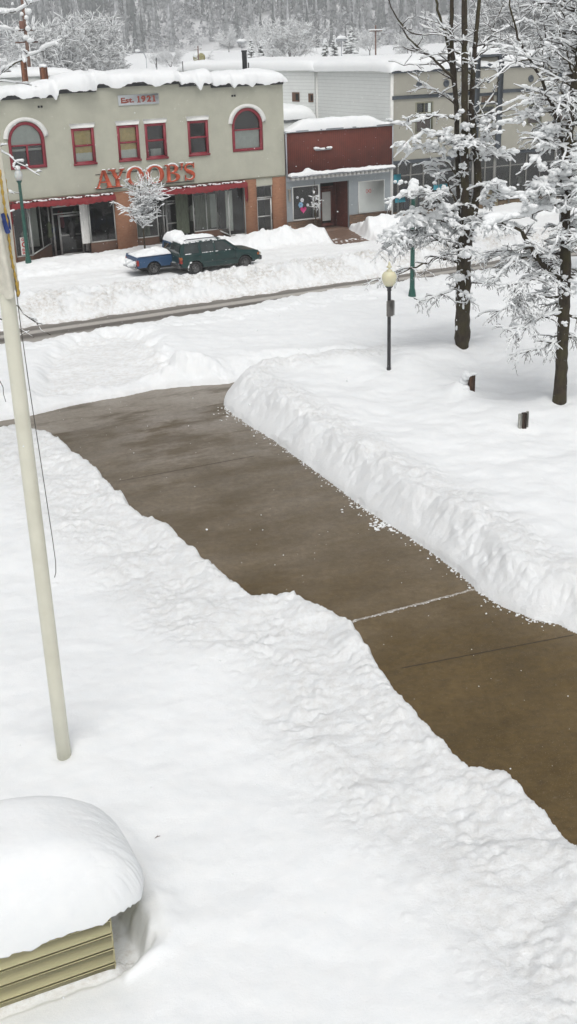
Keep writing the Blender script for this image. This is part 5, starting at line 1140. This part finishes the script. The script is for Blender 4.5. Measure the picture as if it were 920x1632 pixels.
# --- the big tree left of the pair
Y1=TREE1[1]+.25; t1=Tree(21)
q1=t1.limb(np.concatenate([[TREE1+np.array([0,.25,-.7])],pts([(737,545),(738,480),(739,430),(742,385),(746,348),(747,325)],Y1)]),.30,.27,trunk=True,side=False,jit=.015)
t1.limb(pts([(741,410),(741,340),(741,250),(741,150),(741,60),(740,-60)],Y1-.05),.19,.088,trunk=True,side=False,jit=.01)
t1.limb(pts([(748,370),(760,315),(763,280),(757,235),(751,180),(756,90),(762,20),(770,-60)],Y1+.1),.18,.055,trunk=True,side=False,jit=.012)
t1.limb(pts([(741,400),(733,330),(729,240),(728,180),(725,130),(719,60),(722,-40)],Y1+.25),.13,.07,trunk=True,side=False,jit=.012)
t1.limb(pts([(724,140),(712,55),(700,20),(688,-30)],Y1+.3),.07,.04,load=.05,dens=.35,length=.7)
for L,dy,r,ld,dn,ln,dr in (
  ([(724,128),(705,108),(680,86),(655,68),(640,38),(620,5),(606,-30)],-1.2,.055,.05,.5,.8,.1),
  ([(640,38),(655,55),(690,52),(712,60)],-.4,.03,.04,.5,.5,.1),
  ([(728,190),(705,182),(675,190),(650,196),(622,196)],-1.0,.05,.10,.9,.8,.3),
  ([(729,240),(712,222),(690,212),(664,216),(640,238),(628,252)],-1.4,.05,.13,1.1,.8,.5),
  ([(729,280),(715,262),(700,240),(680,232),(655,240),(640,262)],-.6,.05,.13,1.1,.8,.6),
  ([(733,330),(716,300),(706,275),(690,258),(668,262)],.6,.05,.12,1.1,.8,.6),
  ([(738,350),(715,330),(700,318),(672,300),(650,306),(625,318)],-1.8,.055,.12,1.1,.9,.6),
  ([(738,372),(715,352),(690,346),(660,350),(635,364),(610,380)],-1.3,.07,.20,1.3,1.2,.8),
  ([(738,400),(712,392),(685,370),(655,366),(630,385),(604,402)],-.5,.06,.08,1.6,1.2,.9),
  ([(738,425),(715,412),(690,412),(660,428),(636,434),(600,446),(578,456)],-1.6,.05,.05,1.2,.9,.7),
  ([(738,450),(722,462),(705,468),(690,474),(672,480),(660,474)],-1.5,.04,.07,1.3,.8,.5),
  ([(742,452),(760,450),(780,452),(800,450),(815,460)],-.8,.04,.10,1.2,.7,.4),
  ([(744,360),(760,352),(775,350),(795,356),(815,370)],-1.2,.05,.14,1.1,.8,.5),
  ([(747,330),(762,322),(785,318),(805,310),(825,312)],.8,.05,.14,1.0,.8,.5),
  ([(759,300),(772,292),(790,300),(812,310),(835,306)],-1.,.05,.14,1.1,.8,.5),
  ([(757,240),(768,218),(785,202),(810,198),(830,192)],-.9,.05,.15,1.1,.8,.4),
  ([(752,205),(775,190),(800,178),(830,168),(850,156)],-.8,.045,.12,.8,.7,.2),
  ([(756,185),(770,172),(785,150),(798,126)],.4,.035,.10,.5,.6,.1),
  ([(741,260),(755,252),(780,248),(806,240),(825,245)],1.2,.04,.13,1.0,.8,.4),
  ([(741,90),(720,80),(700,86),(670,94)],-.8,.03,.05,.6,.7,.1),
  ([(756,90),(775,70),(790,40),(800,10)],.6,.03,.04,.6,.7,.1),
  ([(721,95),(700,100),(660,104),(620,98)],.9,.035,.05,.6,.8,.2)):
    t1.limb(pts(L,Y1,dy),r,.014,load=ld,dens=dn,length=ln,droop=dr)
for k in range(12):
    p=at_y(t1.r.choice([741,753,727]),t1.r.uniform(60,215),Y1); a=t1.r.uniform(0,6.283); d=np.array([math.cos(a),math.sin(a)*.8,.55]); L=t1.r.uniform(1.2,2.8)
    t1.limb([p+d*L*f+np.array([0,0,-.12*L*f*f]) for f in np.linspace(0,1,6)],.032,.010,load=.07,dens=.75,length=.75,droop=.05)
t1.plaster(q1[6:],.27,34,-2.6); t1.plaster(pts([(741,y) for y in range(60,400,12)],Y1-.05),.15,40,-2.9)
for k in range(15):   # boughs towards and away from the viewer
    py=t1.r.uniform(215,440); p=at_y(740+t1.r.uniform(-6,10),py,Y1); a=t1.r.uniform(0,6.283); d=np.array([math.cos(a)*.8,math.sin(a),.25]); L=t1.r.uniform(1.,2.3)
    Q=[p+d*L*f+np.array([0,0,-.30*L*f*f]) for f in np.linspace(0,1,6)]; t1.limb(Q,.04,.012,load=.11,dens=1.0,length=.8,droop=.6)
for x,y,dy,r in ((745,197,-.3,.26),(728,225,-.5,.30),(722,245,-.4,.26),(735,262,-.5,.2),(716,212,-.7,.24),(722,352,-1.0,.26),(690,352,-.9,.22),(672,354,-1.0,.2),(785,350,-.9,.33),(770,338,-1.0,.22),(730,440,-.8,.25),(742,470,-.9,.2),(752,478,-.8,.2),(738,405,-.9,.22),(760,358,-.8,.2),(700,240,-.6,.2),(690,228,-.7,.18),(650,240,-1.,.17),(640,290,-1.5,.2),(775,255,-.4,.2),(800,238,-.5,.2),(790,290,-.6,.22),(705,300,-.5,.22),(712,330,-.6,.24),(695,278,-.5,.18),(770,235,-.5,.2),(815,300,-.8,.18),(730,185,-.5,.2),(720,410,-.8,.18)):
    t1.pile(at_y(x,y,Y1+dy),r,7,.75)
t1.finish('snowy_tree','big mossy-trunked bare tree with several upright stems, behind the black lamp','' or (TREE1[0],TREE1[1],TREE1[2]-.4)) if False else t1.finish('snowy_tree','thick mossy-trunked bare tree splitting into several upright stems, laden with snow',(TREE1[0],TREE1[1],TREE1[2]-.4),'bare trees on the lawn')
# --- right tree
Y2=TREE2[1]+.2; t2=Tree(33)
q2=t2.limb(np.concatenate([[TREE2+np.array([0,.2,-.6])],pts([(893,630),(896,560),(899,500),(902,430),(901,360),(904,300),(904,240),(912,170),(922,90),(930,10),(936,-50)],Y2)]),.24,.09,trunk=True,side=False,jit=.018)
for L,dy,r,r1,ld,dn,ln,dr in (
  ([(889,445),(872,430),(855,412),(845,388),(838,372),(815,360),(787,350)],-.8,.12,.04,.10,1.3,.9,.6),
  ([(902,335),(903,260),(893,200),(878,160),(862,128),(845,95),(830,70),(815,20),(806,-30)],.6,.09,.02,.05,.45,.7,.1),
  ([(901,330),(880,322),(855,338),(830,345),(800,352),(775,356)],-1.,.07,.02,.16,1.2,.8,.5),
  ([(903,290),(880,285),(860,300),(835,315),(812,318)],-.8,.05,.015,.14,1.2,.8,.5),
  ([(904,240),(885,232),(865,240),(850,262),(835,272)],-.9,.05,.015,.13,1.1,.7,.5),
  ([(878,165),(890,190),(880,215),(860,222),(845,215)],-.5,.04,.015,.14,.9,.6,.4),
  ([(896,548),(885,541),(870,546),(855,555),(835,562),(812,566)],-.7,.05,.014,.07,1.7,.7,.8),
  ([(898,505),(882,500),(862,505),(840,515),(812,528),(790,520)],-1.0,.05,.014,.04,1.6,.8,.7),
  ([(899,470),(880,475),(855,470),(830,478),(800,494),(778,514)],-.4,.05,.014,.04,1.7,.9,.7),
  ([(857,415),(835,408),(815,415),(800,430),(785,450)],-.8,.04,.012,.07,1.8,.9,.8),
  ([(848,395),(830,402),(815,398),(795,408),(772,416)],.5,.04,.012,.07,1.6,.9,.8),
  ([(872,432),(860,440),(840,445),(822,462),(805,480)],-1.2,.04,.012,.05,1.8,.9,.9),
  ([(902,440),(925,445),(950,460),(975,480)],-.6,.06,.02,.10,1.4,.9,.6),
  ([(900,500),(920,505),(945,520),(960,540)],-.5,.05,.02,.07,1.5,.8,.7),
  ([(902,380),(925,370),(955,375),(985,390)],.3,.05,.02,.14,1.3,.9,.5),
  ([(903,300),(925,285),(955,280),(985,290)],-.6,.05,.02,.16,1.3,.9,.5),
  ([(905,230),(930,215),(960,205)],-.4,.05,.02,.15,1.2,.8,.4),
  ([(910,180),(895,140),(880,110),(868,60),(872,10)],.8,.04,.012,.07,.9,.7,.1),
  ([(918,120),(900,90),(890,50),(880,5)],-.5,.035,.012,.08,1.2,.7,.1),
  ([(925,60),(905,40),(890,10),(880,-20)],.4,.03,.012,.08,1.2,.7,.1),
  ([(845,95),(825,95),(800,110),(780,130)],-.5,.025,.01,.06,.8,.6,.2),
  ([(862,128),(870,100),(860,60),(850,20)],.5,.025,.01,.05,.8,.6,.1),
  ([(887,180),(865,172),(842,186),(825,200)],.5,.03,.01,.11,.8,.6,.2)):
    t2.limb(pts(L,Y2,dy),r,r1,load=max(ld,.085),dens=dn,length=ln,droop=dr)
for k in range(26):
    py=t2.r.uniform(-20,560); p=at_y(901,py,Y2); a=t2.r.uniform(0,6.283); d=np.array([math.cos(a)*.8,math.sin(a),.2]); L=t2.r.uniform(.9,2.)
    Q=[p+d*L*f+np.array([0,0,-.45*L*f*f]) for f in np.linspace(0,1,6)]; t2.limb(Q,.035,.012,load=.08 if py<400 else .04,dens=1.2,length=.8,droop=.7)
for x,y,dy,r in ((862,292,-.8,.28),(872,300,-.7,.3),(850,308,-.8,.24),(835,318,-.8,.18),(880,275,-.7,.22),(905,265,-.5,.3),(915,245,-.5,.28),(915,290,-.5,.3),(908,330,-.5,.24),(855,182,-.4,.16),(870,215,-.4,.2),(880,205,-.5,.2),(862,232,-.5,.2),(872,200,-.6,.2),(912,445,-.4,.22),(912,465,-.4,.18),(885,432,-.4,.14),(865,265,-.5,.2),(890,330,-.7,.2),(914,300,-.4,.26),(900,515,-.4,.14),(845,330,-.9,.2)):
    t2.pile(at_y(x,y,Y2+dy),r,7,.72)
for k in range(16):
    py=t2.r.uniform(0,230); p=at_y(np.interp(py,[0,90,170,240],[930,922,912,904]),py,Y2); a=t2.r.uniform(1.2,5.1); d=np.array([math.cos(a),math.sin(a)*.8,.55]); L=t2.r.uniform(1.0,2.6)
    t2.limb([p+d*L*f+np.array([0,0,-.12*L*f*f]) for f in np.linspace(0,1,6)],.030,.010,load=.08,dens=.9,length=.75,droop=.05)
t2.plaster(q2[10:],.16,60,-2.9)
t2.finish('snowy_tree','slender dark-trunked bare tree with fine drooping twigs at the edge of the lawn',(TREE2[0],TREE2[1],TREE2[2]-.4),'bare trees on the lawn')
# --- a tree farther along the street behind them
Y3=58.; b3=at_y(985,430,Y3); t3=Tree(44)
t3.limb(pts([(1000,470),(990,380),(975,280),(960,180),(950,80),(945,-60)],Y3),.16,.07,trunk=True,side=False)
for k in range(44):
    py=t3.r.uniform(-40,330); p=at_y(np.interp(py,[-60,80,180,280,380],[945,950,960,975,990]),py,Y3); a=t3.r.uniform(0,6.283); d=np.array([math.cos(a)-.5,math.sin(a)*.7,.5]); L=t3.r.uniform(1.5,3.6)
    Q=[p+d*L*f+np.array([0,0,-.15*L*f*f]) for f in np.linspace(0,1,6)]; t3.limb(Q,.05,.014,load=.10,dens=.9,length=1.0,droop=.2)
g3=at_y(1000,470,Y3); t3.finish('snowy_tree','frosted street tree whose crown reaches in behind the beige block on the far right',(g3[0],g3[1],max(0,g3[2]-.5)),'bare trees on the lawn')
# --- tree outside the frame on the left whose branch ends hang into view
t4=Tree(55); Y4=33.
b4=ground(-190,760,.6); Y4=b4[1]
t4.limb(np.concatenate([[b4+np.array([0,0,-.4])],pts([(-185,640),(-178,480),(-170,330),(-165,180),(-160,40),(-150,-150)],Y4)]),.24,.10,trunk=True,side=False)
for L,dy,r,r1,ld,dn,ln,dr in (
  ([(-166,200),(-110,190),(-60,160),(-20,132),(10,112),(40,92),(65,78),(97,62)],-.4,.07,.012,.10,.9,.45,.1),
  ([(-163,120),(-110,80),(-60,40),(-10,25),(25,18),(50,8),(75,-8)],-.8,.06,.012,.11,.9,.45,.1),
  ([(-163,110),(-100,90),(-50,70),(-10,55),(10,40),(22,48)],.5,.05,.012,.10,.9,.45,.1),
  ([(-168,280),(-100,250),(-40,225),(-5,236),(20,250),(40,266),(64,282)],-.4,.05,.010,.07,.9,.45,.2),
  ([(-169,320),(-100,300),(-40,290),(-5,300),(14,304),(30,309)],.3,.045,.010,.08,.25,.3,.1),
  ([(-171,360),(-100,350),(-40,338),(0,341),(22,337)],-.5,.045,.010,.09,.3,.3,.1),
  ([(-172,440),(-100,450),(-50,462),(0,470),(28,488),(45,505),(62,518),(80,533)],-.5,.05,.010,.035,.8,.55,.25),
  ([(-172,470),(-100,490),(-50,498),(-5,505),(25,512),(52,540)],.6,.04,.010,.035,.9,.5,.3),
  ([(-176,520),(-100,545),(-50,560),(-15,575),(0,600),(10,640)],-.5,.04,.008,.04,.8,.5,.4),
  ([(-163,160),(-100,150),(-50,140),(0,128),(30,128),(50,140)],.4,.04,.010,.07,.6,.5,.1)):
    t4.limb(pts(L,Y4,dy),r,r1,load=ld,dens=dn,length=ln,droop=dr)
t4.finish('snowy_tree','bare tree whose snowy branch tips reach in from the edge past the flagpole',(b4[0],b4[1],b4[2]-.4),'bare trees on the lawn')
# --- small street trees before the shops
def street_tree(px_,ybase,ytop,off,wpx,label,seed,dens):
    u,z=fac(px_,ybase,off); P=uv(u,off,.3); zt=fac(px_,ytop,off)[1]; t=Tree(seed); hh=zt-.3; w=wpx/26./2*.74
    t.limb([P,P+(0,0,hh*.30),P+(.02,0,hh*.5)],.055,.045,trunk=True,side=False,jit=.005)
    for k in range(int(46*dens)):
        a=t.r.uniform(0,6.283); f=t.r.uniform(.40,.80); p=P+np.array([0,0,hh*f*.85]); el=t.r.uniform(.5,1.3); d=np.array([math.cos(a)*math.cos(el),math.sin(a)*math.cos(el),math.sin(el)]); L=min(w/max(.25,math.cos(el)),(hh-hh*f*.85)/max(.2,math.sin(el)))*t.r.uniform(.6,.98)
        t.branch(p,d,max(.2,L),.012,.062,.02,.8)
    t.limb([P+(0,0,hh*.45),P+(0,0,hh*.95)],.04,.012,load=.05,dens=.6,length=.5,droop=0)
    return t.finish('street_tree',label,P,'young trees before the shops')
street_tree(231,395,276,-3.0,54,'young fluffy frosted tree in front of the orange letters, behind the pickup bed',61,1.3)
street_tree(503,352,284,-1.6,20,'thin frosted sapling in front of the small shop window with stickers',62,.45)
# ------------------------------------------------------------------ BACKGROUND
def mk_far(name):
    t=NT(name); a=t.n('ShaderNodeAttribute',attribute_name='snowy').outputs['Fac']; v=t.obj(); n=t.noise(v,.9,4,.7)
    f=t.ramp(t.math('ADD',t.math('MULTIPLY',a,.8),t.math('MULTIPLY',n,.45)),[(.36,(0,0,0)),(.85,(1,1,1))])
    c=t.mix(f,(.030,.040,.038),(.44,.45,.47)); t.l(c,t.b.inputs['Base Color']); t.b.inputs['Roughness'].default_value=1; t.b.inputs['Specular IOR Level'].default_value=0; return t.m
FAR=mk_far('far_tree_mat')
def hillz(x,y):
    b_=760+45*perlin(np.array([x/160.]),np.array([.3]),4)[0]
    return max(0,(y-b_))*(.36+.10*float(perlin(np.array([x/210.]),np.array([y/300.]),8)[0]))+5
hx=np.linspace(-560,560,90); hy=np.linspace(690,1010,40); HX,HY=np.meshgrid(hx,hy); HZ=np.array([[hillz(a,b_) for a in hx] for b_ in hy])-1.2+3*fbm(HX/40,HY/40,3,5)*(HY>790)
hill=grid_mesh('hill',HX,HY,HZ,M('hill_snow',(.62,.63,.64),.9,.2,.02)); kind(hill,'structure')
def far_trees(name,items,label):
    V=[];F=[];S=[];o=0
    for (x,y,z,hh,w,kind_,sn) in items:
        if kind_=='c':
            nl=5
            for l in range(nl):
                z0=z+hh*(.08+.18*l); z1=z0+hh*.30; ww=w*(1-l/(nl+.4)); kk=7
                ph=rng.random()*6; ring=[(x+ww*(.7+.5*rng.random())*math.cos(ph+6.283*j/kk),y+ww*(.7+.5*rng.random())*math.sin(ph+6.283*j/kk),z0-hh*.03*rng.random()) for j in range(kk)]
                V+=ring+[(x+rng.gauss(0,.1),y,z1)]; F+=[(o+j,o+(j+1)%kk,o+kk) for j in range(kk)]; S+=[sn]*kk+[sn+.25]; o+=kk+1
        else:
            for l in range(26):
                a=rng.random()*6.283; rr=w*rng.random()**.6; zz=z+hh*rng.uniform(.25,1)*(1-.35*(rr/w)**2); q=w*rng.uniform(.14,.30)
                pts_=[(x+rr*math.cos(a)+rng.gauss(0,q*.7),y+rr*math.sin(a)+rng.gauss(0,q*.7),zz+rng.gauss(0,q*.7)) for _ in range(4)]
                V+=pts_; F+=[(o,o+1,o+2),(o,o+2,o+3),(o+1,o+3,o+2)]; S+=[sn]*4; o+=4
    m=MB(); m.add(V,F); ob=m.build(name,FAR); at=ob.data.attributes.new('snowy','FLOAT','POINT'); at.data.foreach_set('value',np.array(S,dtype=np.float32)); kind(ob,'stuff',label); return ob
items=[]
for k in range(7200):
    y=740+262*rng.random()**1.15; x=rng.uniform(-.37,.36)*y*1.15; z=hillz(x,y)-1
    if y<790 and rng.random()<.4: continue
    cl=float(perlin(np.array([x/45.]),np.array([y/60.]),12)[0])
    if cl>.55 and rng.random()<.7: continue
    con=rng.random()<.80 if y>800 else rng.random()<.35
    hh=rng.uniform(10,24) if con else rng.uniform(7,14); sn=np.clip(rng.gauss(.22,.18)+.25*cl,0,1) if con else rng.uniform(.55,.85)
    items.append((x,y,z,hh,hh*rng.uniform(.10,.17) if con else hh*.38,'c' if con else 'd',sn))
far_trees('hillside_forest',items,'snow-dusted grey-green conifer forest covering the hill')
def frosty(x,ytop,wpx,D_,label,seed,n=60,name='frosted_tree',load=.17,zf=.5,ybase=None,bark=GREYB,lean=0):
    P=at_y(x,300,D_); P[2]=.3+5*float(sst(150,760,D_)); zt=at_y(x,ytop,D_)[2]; hh=zt-P[2]; w=wpx*D_/FPX/2; t=Tree(seed); sc_=max(1.,hh/5)
    for q in range(3): a=q*2.1+seed; t.tr.tube([P,P+np.array([0,0,hh*.18]),P+np.array([.16*w*math.cos(a),.16*w*math.sin(a),hh*.42]),P+np.array([.4*w*math.cos(a),.4*w*math.sin(a),hh*.78])],[hh*.028,hh*.022,hh*.014,hh*.004],6)
    for k in range(n):
        a=t.r.uniform(0,6.283); f=t.r.uniform(.2,.55); el=t.r.uniform(.0,1.45); d=np.array([math.cos(a)*math.cos(el),math.sin(a)*math.cos(el),math.sin(el)]); p=P+np.array([.2*w*math.cos(a),.2*w*math.sin(a),hh*f])
        L=min(w*.85/max(.25,math.cos(el)),(hh*1.0-hh*f)/max(.2,math.sin(el)))*t.r.uniform(.7,1.)
        n_=7; Q=[p]; dd=d.copy()
        for i in range(n_): dd=dd+np.array([t.r.gauss(0,.10),t.r.gauss(0,.10),t.r.gauss(0,.09)+.02]); dd/=np.linalg.norm(dd); Q.append(Q[-1]+dd*L/n_)
        Q=np.array(Q); t.tw.tube(Q,np.linspace(.05*sc_*.5,.02*sc_*.5,n_+1),3,False); t.sn.tube(Q+(0,0,.05*sc_*.5),np.abs(np.array([t.r.uniform(.3,1.) for _ in Q]))*load*sc_*.27,4,True)
        for i in range(2,n_+1):
            for _ in range(7):
                e_=dd*.4+np.array([t.r.gauss(0,.7),t.r.gauss(0,.7),t.r.gauss(.1,.5)]); e_/=np.linalg.norm(e_); l=L*t.r.uniform(.12,.3); R0=np.array([Q[i],Q[i]+e_*l*.5,Q[i]+e_*l+np.array([0,0,-l*.1])])
                t.tw.tube(R0,[.015*sc_,.012*sc_,.008*sc_],3,False); t.sn.tube(R0+(0,0,.02*sc_),np.array([.5,1,.4])*load*sc_*.22*t.r.uniform(.4,1.3),3,True)
    return t.finish(name,label,P,'frosted trees beyond the roofs',bark=bark,twig=FROSTW)
frosty(100,42,120,215,'large frosted bare tree just behind the left end of the store roof',101,90)
frosty(160,30,110,240,'large frosted tree behind the store roof, right of the utility pole',102,90)
frosty(25,88,90,330,'low frosted thicket at the left edge behind the roof',103,40)
frosty(285,80,56,420,'round frosted shrub in the open field beyond the lettered sign',104,40,'frosted_shrub')
frosty(337,86,34,330,'little frosted shrub right of the olive tank',105,26,'frosted_shrub')
frosty(262,84,30,460,'small frosted bush beside the field street light',106,22,'frosted_shrub')
frosty(470,36,86,380,'tall frosted tree left of the snowy conifers',107,70)
frosty(440,62,50,450,'medium frosted tree behind the stovepipe',108,40)
frosty(420,40,50,620,'pale frosted tree at the foot of the hill behind the pipe',109,34)
frosty(375,45,40,680,'pale frosted tree at the foot of the hill left of the pipe',110,30)
frosty(830,-20,200,190,'tall frosted tree behind the beige block roof at the right',111,110,load=.14)
frosty(905,-30,170,210,'tall frosted tree at the far right behind the beige block',112,100,load=.14)
frosty(650,52,60,420,'frosted tree behind the white boarded wall',113,40)
frosty(590,50,60,520,'frosted tree over the low roofs left of the long limb',114,36)
frosty(760,20,80,330,'frosted tree directly behind the gabled pylon',115,50)
def conifer(x,ytop,wpx,D_,label,seed):
    P=at_y(x,300,D_); P[2]=.3+5*float(sst(150,760,D_)); zt=at_y(x,ytop,D_)[2]; hh=zt-P[2]; w=wpx*D_/FPX/2; r=random.Random(seed)
    T0=thing('conifer',label,'tree',P,0.,'dark conifers in the field'); m=MB(); m.tube([(0,0,0),(0,0,hh*.95)],[.25,.05],6); m.build('trunk',GREYB,T0)
    m=MB(); s_=MB()
    for k in range(240):
        f=r.random()**.8; z=hh*(.08+.9*f); rr=w*(1-f)**.7*r.uniform(.7,1.1)+.1; a=r.random()*6.283; c,q=math.cos(a),math.sin(a); b_=.28*rr+.2
        V=[(0,0,z),(c*rr-q*b_,q*rr+c*b_,z-.35*rr),(c*rr*1.15,q*rr*1.15,z-.42*rr),(c*rr+q*b_,q*rr-c*b_,z-.35*rr)]; m.add(V,[(0,1,2),(0,2,3)])
        if r.random()<.42: s_.blob((c*rr*.75,q*rr*.75,z-.2*rr+.2),b_*r.uniform(.6,1.),1,.3,k,(1.2,1.2,.45))
    m.build('crown',M('conifer_green',(.03,.045,.03),.9,.3,1),T0); s_.build('branch_snow',SNOWT,T0,smooth=True)
conifer(409,60,26,240,'dark snow-draped conifer left of the frosted tree above the stovepipe',1); conifer(424,64,22,243,'smaller snow-draped conifer beside the stovepipe conifer',2); conifer(522,60,22,300,'snow-draped conifer behind the white boarded wall',3); conifer(536,56,22,305,'darker conifer right behind the white boarded wall',4); conifer(562,42,26,560,'dim dark conifer at the foot of the hill above the small shop',5)
conifer(208,50,20,640,'dim conifer at the foot of the hill above the store roof',6)
# poles, lights, tank
def pole(x,ytop,D_,r,label,name='utility_pole',cross=True,seed=0,mat=BROWNP):
    P=at_y(x,300,D_); P[2]=0; zt=at_y(x,ytop,D_)[2]; T0=thing(name,label,'pole',P,AZ+.3); m=MB(); m.tube([(0,0,0),(0,0,zt)],[r,r*.7],8); m.build('post',mat,T0)
    if cross:
        m=MB(); m.bbox(-1.2,1.2,-.06,.06,zt-.7,zt-.55,.01); m.build('crossarm',mat,T0); m=MB()
        for k in range(24): m.blob((-1.2+2.4*k/23,0,zt-.52),.12,1,.3,k,(1.2,1,.7))
        m.build('pole_snow',SNOWC,T0,smooth=True)
    return T0,zt
pole(328,73,300,.22,'thin utility pole with a snowy crossarm standing in the field')
pole(599,40,150,.12,'slim pole with short arms rising above the low roofs')
T0,zt=pole(248,92,260,.10,'curved street light in the field beyond the store roof','field_light',False,mat=GREYTRIM)
m=MB(); m.tube([(0,0,zt),(-.5,0,zt+1.),(-1.6,0,zt+1.5),(-2.2,0,zt+1.3)],.10,6); m.build('arm',GREYTRIM,T0); m=MB(); m.blob((-2.2,0,zt+1.5),.5,1,.2,1,(1.3,1,.6)); m.build('pole_snow',SNOWC,T0,smooth=True)
T0,zt=pole(547,62,200,.10,'square-headed area light with snow on top','area_light',False,mat=GREYTRIM); m=MB(); m.bbox(-.9,.9,-.4,.4,zt-.3,zt,.03); m.build('lamp_head',GREYTRIM,T0); m=MB(); m.blob((0,0,zt+.15),.8,2,.2,1,(1.2,.7,.45)); m.build('pole_snow',SNOWC,T0,smooth=True)
T0,zt=pole(395,66,300,.12,'small snow-capped area light left of the dark conifers','area_light',False,mat=GREYTRIM); m=MB(); m.bbox(-1.3,1.3,-.4,.4,zt-.3,zt,.03); m.build('lamp_head',GREYTRIM,T0); m=MB(); m.blob((0,0,zt+.2),1.0,2,.2,1,(1.3,.7,.4)); m.build('pole_snow',SNOWC,T0,smooth=True)
# near utility pole behind the store
P=at_y(68,300,118.); P[2]=0; T0=thing('utility_pole','brown utility pole plastered with snow behind the left of the store roof','pole',P,AZ); m=MB(); m.tube([(0,0,0),(0,0,17.2)],[.20,.15],10); m.build('post',BROWNP,T0)
za=at_y(68,47,118.)[2]; zc=at_y(68,66,118.)[2]; m=MB(); m.bbox(-.9,.9,-.08,.08,za-.1,za+.05,.01); m.bbox(-1.1,1.1,-.08,.08,zc-.1,zc+.05,.01); m.build('crossarm',BROWNP,T0)
m=MB(); m.lathe([(.22,za+.1),(.25,za+.15),(.25,za+.75),(.22,za+.8)],12,(-.35,-.2,0)); m.build('transformer',M('rust_drum',(.20,.09,.06),.7,.2,4),T0)
m=MB()
for k in range(50): m.blob((rng.choice([rng.uniform(-1.,1.1),.18]),-.1,rng.choice([za+.12,zc+.12,rng.uniform(zc-3,za+3)])),rng.uniform(.12,.3),1,.3,k,(1,.8,.9)) if k<26 else m.blob((.17+.04*rng.random(),-.08,rng.uniform(8,17)),rng.uniform(.08,.2),1,.3,k,(.6,.6,1.5))
m.build('pole_snow',SNOWC,T0,smooth=True)
P=at_y(318,96,330.); T0=thing('storage_tank','round olive tank with snow on top in the open field','tank',(P[0],P[1],P[2]-1.0),AZ)
m=MB(); m.lathe([(.2,0),(.9,.05),(1.1,.3),(1.1,3.0),(.9,3.25),(.2,3.3)],20); V=m.v[0]; m.v[0]=np.stack([V[:,0]*1.1,V[:,2]-1.6,V[:,1]*1.1+1.6],-1); m.build('shell',M('olive_tank',(.24,.22,.06),.6,.1,1),T0)
m=MB(); m.blob((-.5,0,2.3),1.2,2,.15,1,(1,1.2,.6)); m.build('tank_snow',SNOWC,T0,smooth=True)
# ------------------------------------------------------------------ falling snow
m=MB(); V0,F0=ICO[0]
for k in range(2600):
    d=4+56*rng.random()**.55; x=rng.uniform(40,900) if True else 0; y=rng.uniform(-10,1640); q=ray(x,y); 
    P=np.array([rng.uniform(-.40,.40)*d,d,0]); zlo=max(1.,12.4-d*1.15); P[2]=rng.uniform(zlo,12.4)
    r=rng.uniform(.004,.010); m.add(P+V0*r*np.array([1,1,.8]),F0)
o=m.build('falling_snow',SNOWT); kind(o,'stuff','sparse snowflakes drifting down')
# ------------------------------------------------------------------ HAZE
m=MB(); m.box(-720,720,-42,1320,-1.6,140); hz_=bpy.data.materials.new('haze'); hz_.use_nodes=True; nt=hz_.node_tree; nt.nodes.remove(nt.nodes['Principled BSDF'])
pv=nt.nodes.new('ShaderNodeVolumePrincipled'); pv.inputs['Color'].default_value=(.97,.98,.985,1); pv.inputs['Density'].default_value=.00048; pv.inputs['Anisotropy'].default_value=.2
nt.links.new(pv.outputs[0],nt.nodes['Material Output'].inputs['Volume']); o=m.build('haze',hz_); kind(o,'stuff')
# ------------------------------------------------------------------ LIGHT
w=bpy.data.worlds.new('World'); sc.world=w; w.use_nodes=True; nt=w.node_tree; bg=nt.nodes['Background']
sky=nt.nodes.new('ShaderNodeTexSky'); sky.sky_type='NISHITA'; sky.sun_disc=False
EL_,ROT=60,178
sky.sun_elevation=R_(EL_); sky.sun_rotation=R_(ROT); sky.air_density=1.; sky.dust_density=6.; sky.ozone_density=1.
hsv=nt.nodes.new('ShaderNodeHueSaturation'); hsv.inputs['Saturation'].default_value=.22; nt.links.new(sky.outputs[0],hsv.inputs['Color']); nt.links.new(hsv.outputs[0],bg.inputs['Color']); bg.inputs['Strength'].default_value=.13
sl=bpy.data.lights.new('sun','SUN'); sl.energy=.9; sl.angle=R_(35); sl.color=(1,.985,.96); so_=bpy.data.objects.new('sun',sl); C.objects.link(so_)
# sky rotation: azimuth measured clockwise from +Y
az=R_(ROT); dirv=Vector((math.sin(az)*math.cos(R_(EL_)),math.cos(az)*math.cos(R_(EL_)),math.sin(R_(EL_)))); so_.rotation_euler=dirv.to_track_quat('Z','Y').to_euler()
# ------------------------------------------------------------------ CAMERA
cd=bpy.data.cameras.new('camera'); cam=bpy.data.objects.new('camera',cd); C.objects.link(cam)
cd.sensor_fit='VERTICAL'; cd.sensor_height=36; cd.lens=36*FPX/1632; cd.clip_start=.1; cd.clip_end=4000
mw=Matrix.Identity(4)
for i in range(3): mw[i][0]=RT[i]; mw[i][1]=UP[i]; mw[i][2]=-FW[i]; mw[i][3]=CAM[i]
cam.matrix_world=mw; sc.camera=cam
sc.view_settings.view_transform='Standard'; sc.view_settings.look='None'; sc.view_settings.exposure=-0.20; sc.view_settings.gamma=1
sc.cycles.use_denoising=True; sc.cycles.max_bounces=6; sc.cycles.diffuse_bounces=3; sc.cycles.glossy_bounces=2; sc.cycles.transparent_max_bounces=8; sc.cycles.volume_bounces=2; sc.cycles.transmission_bounces=2
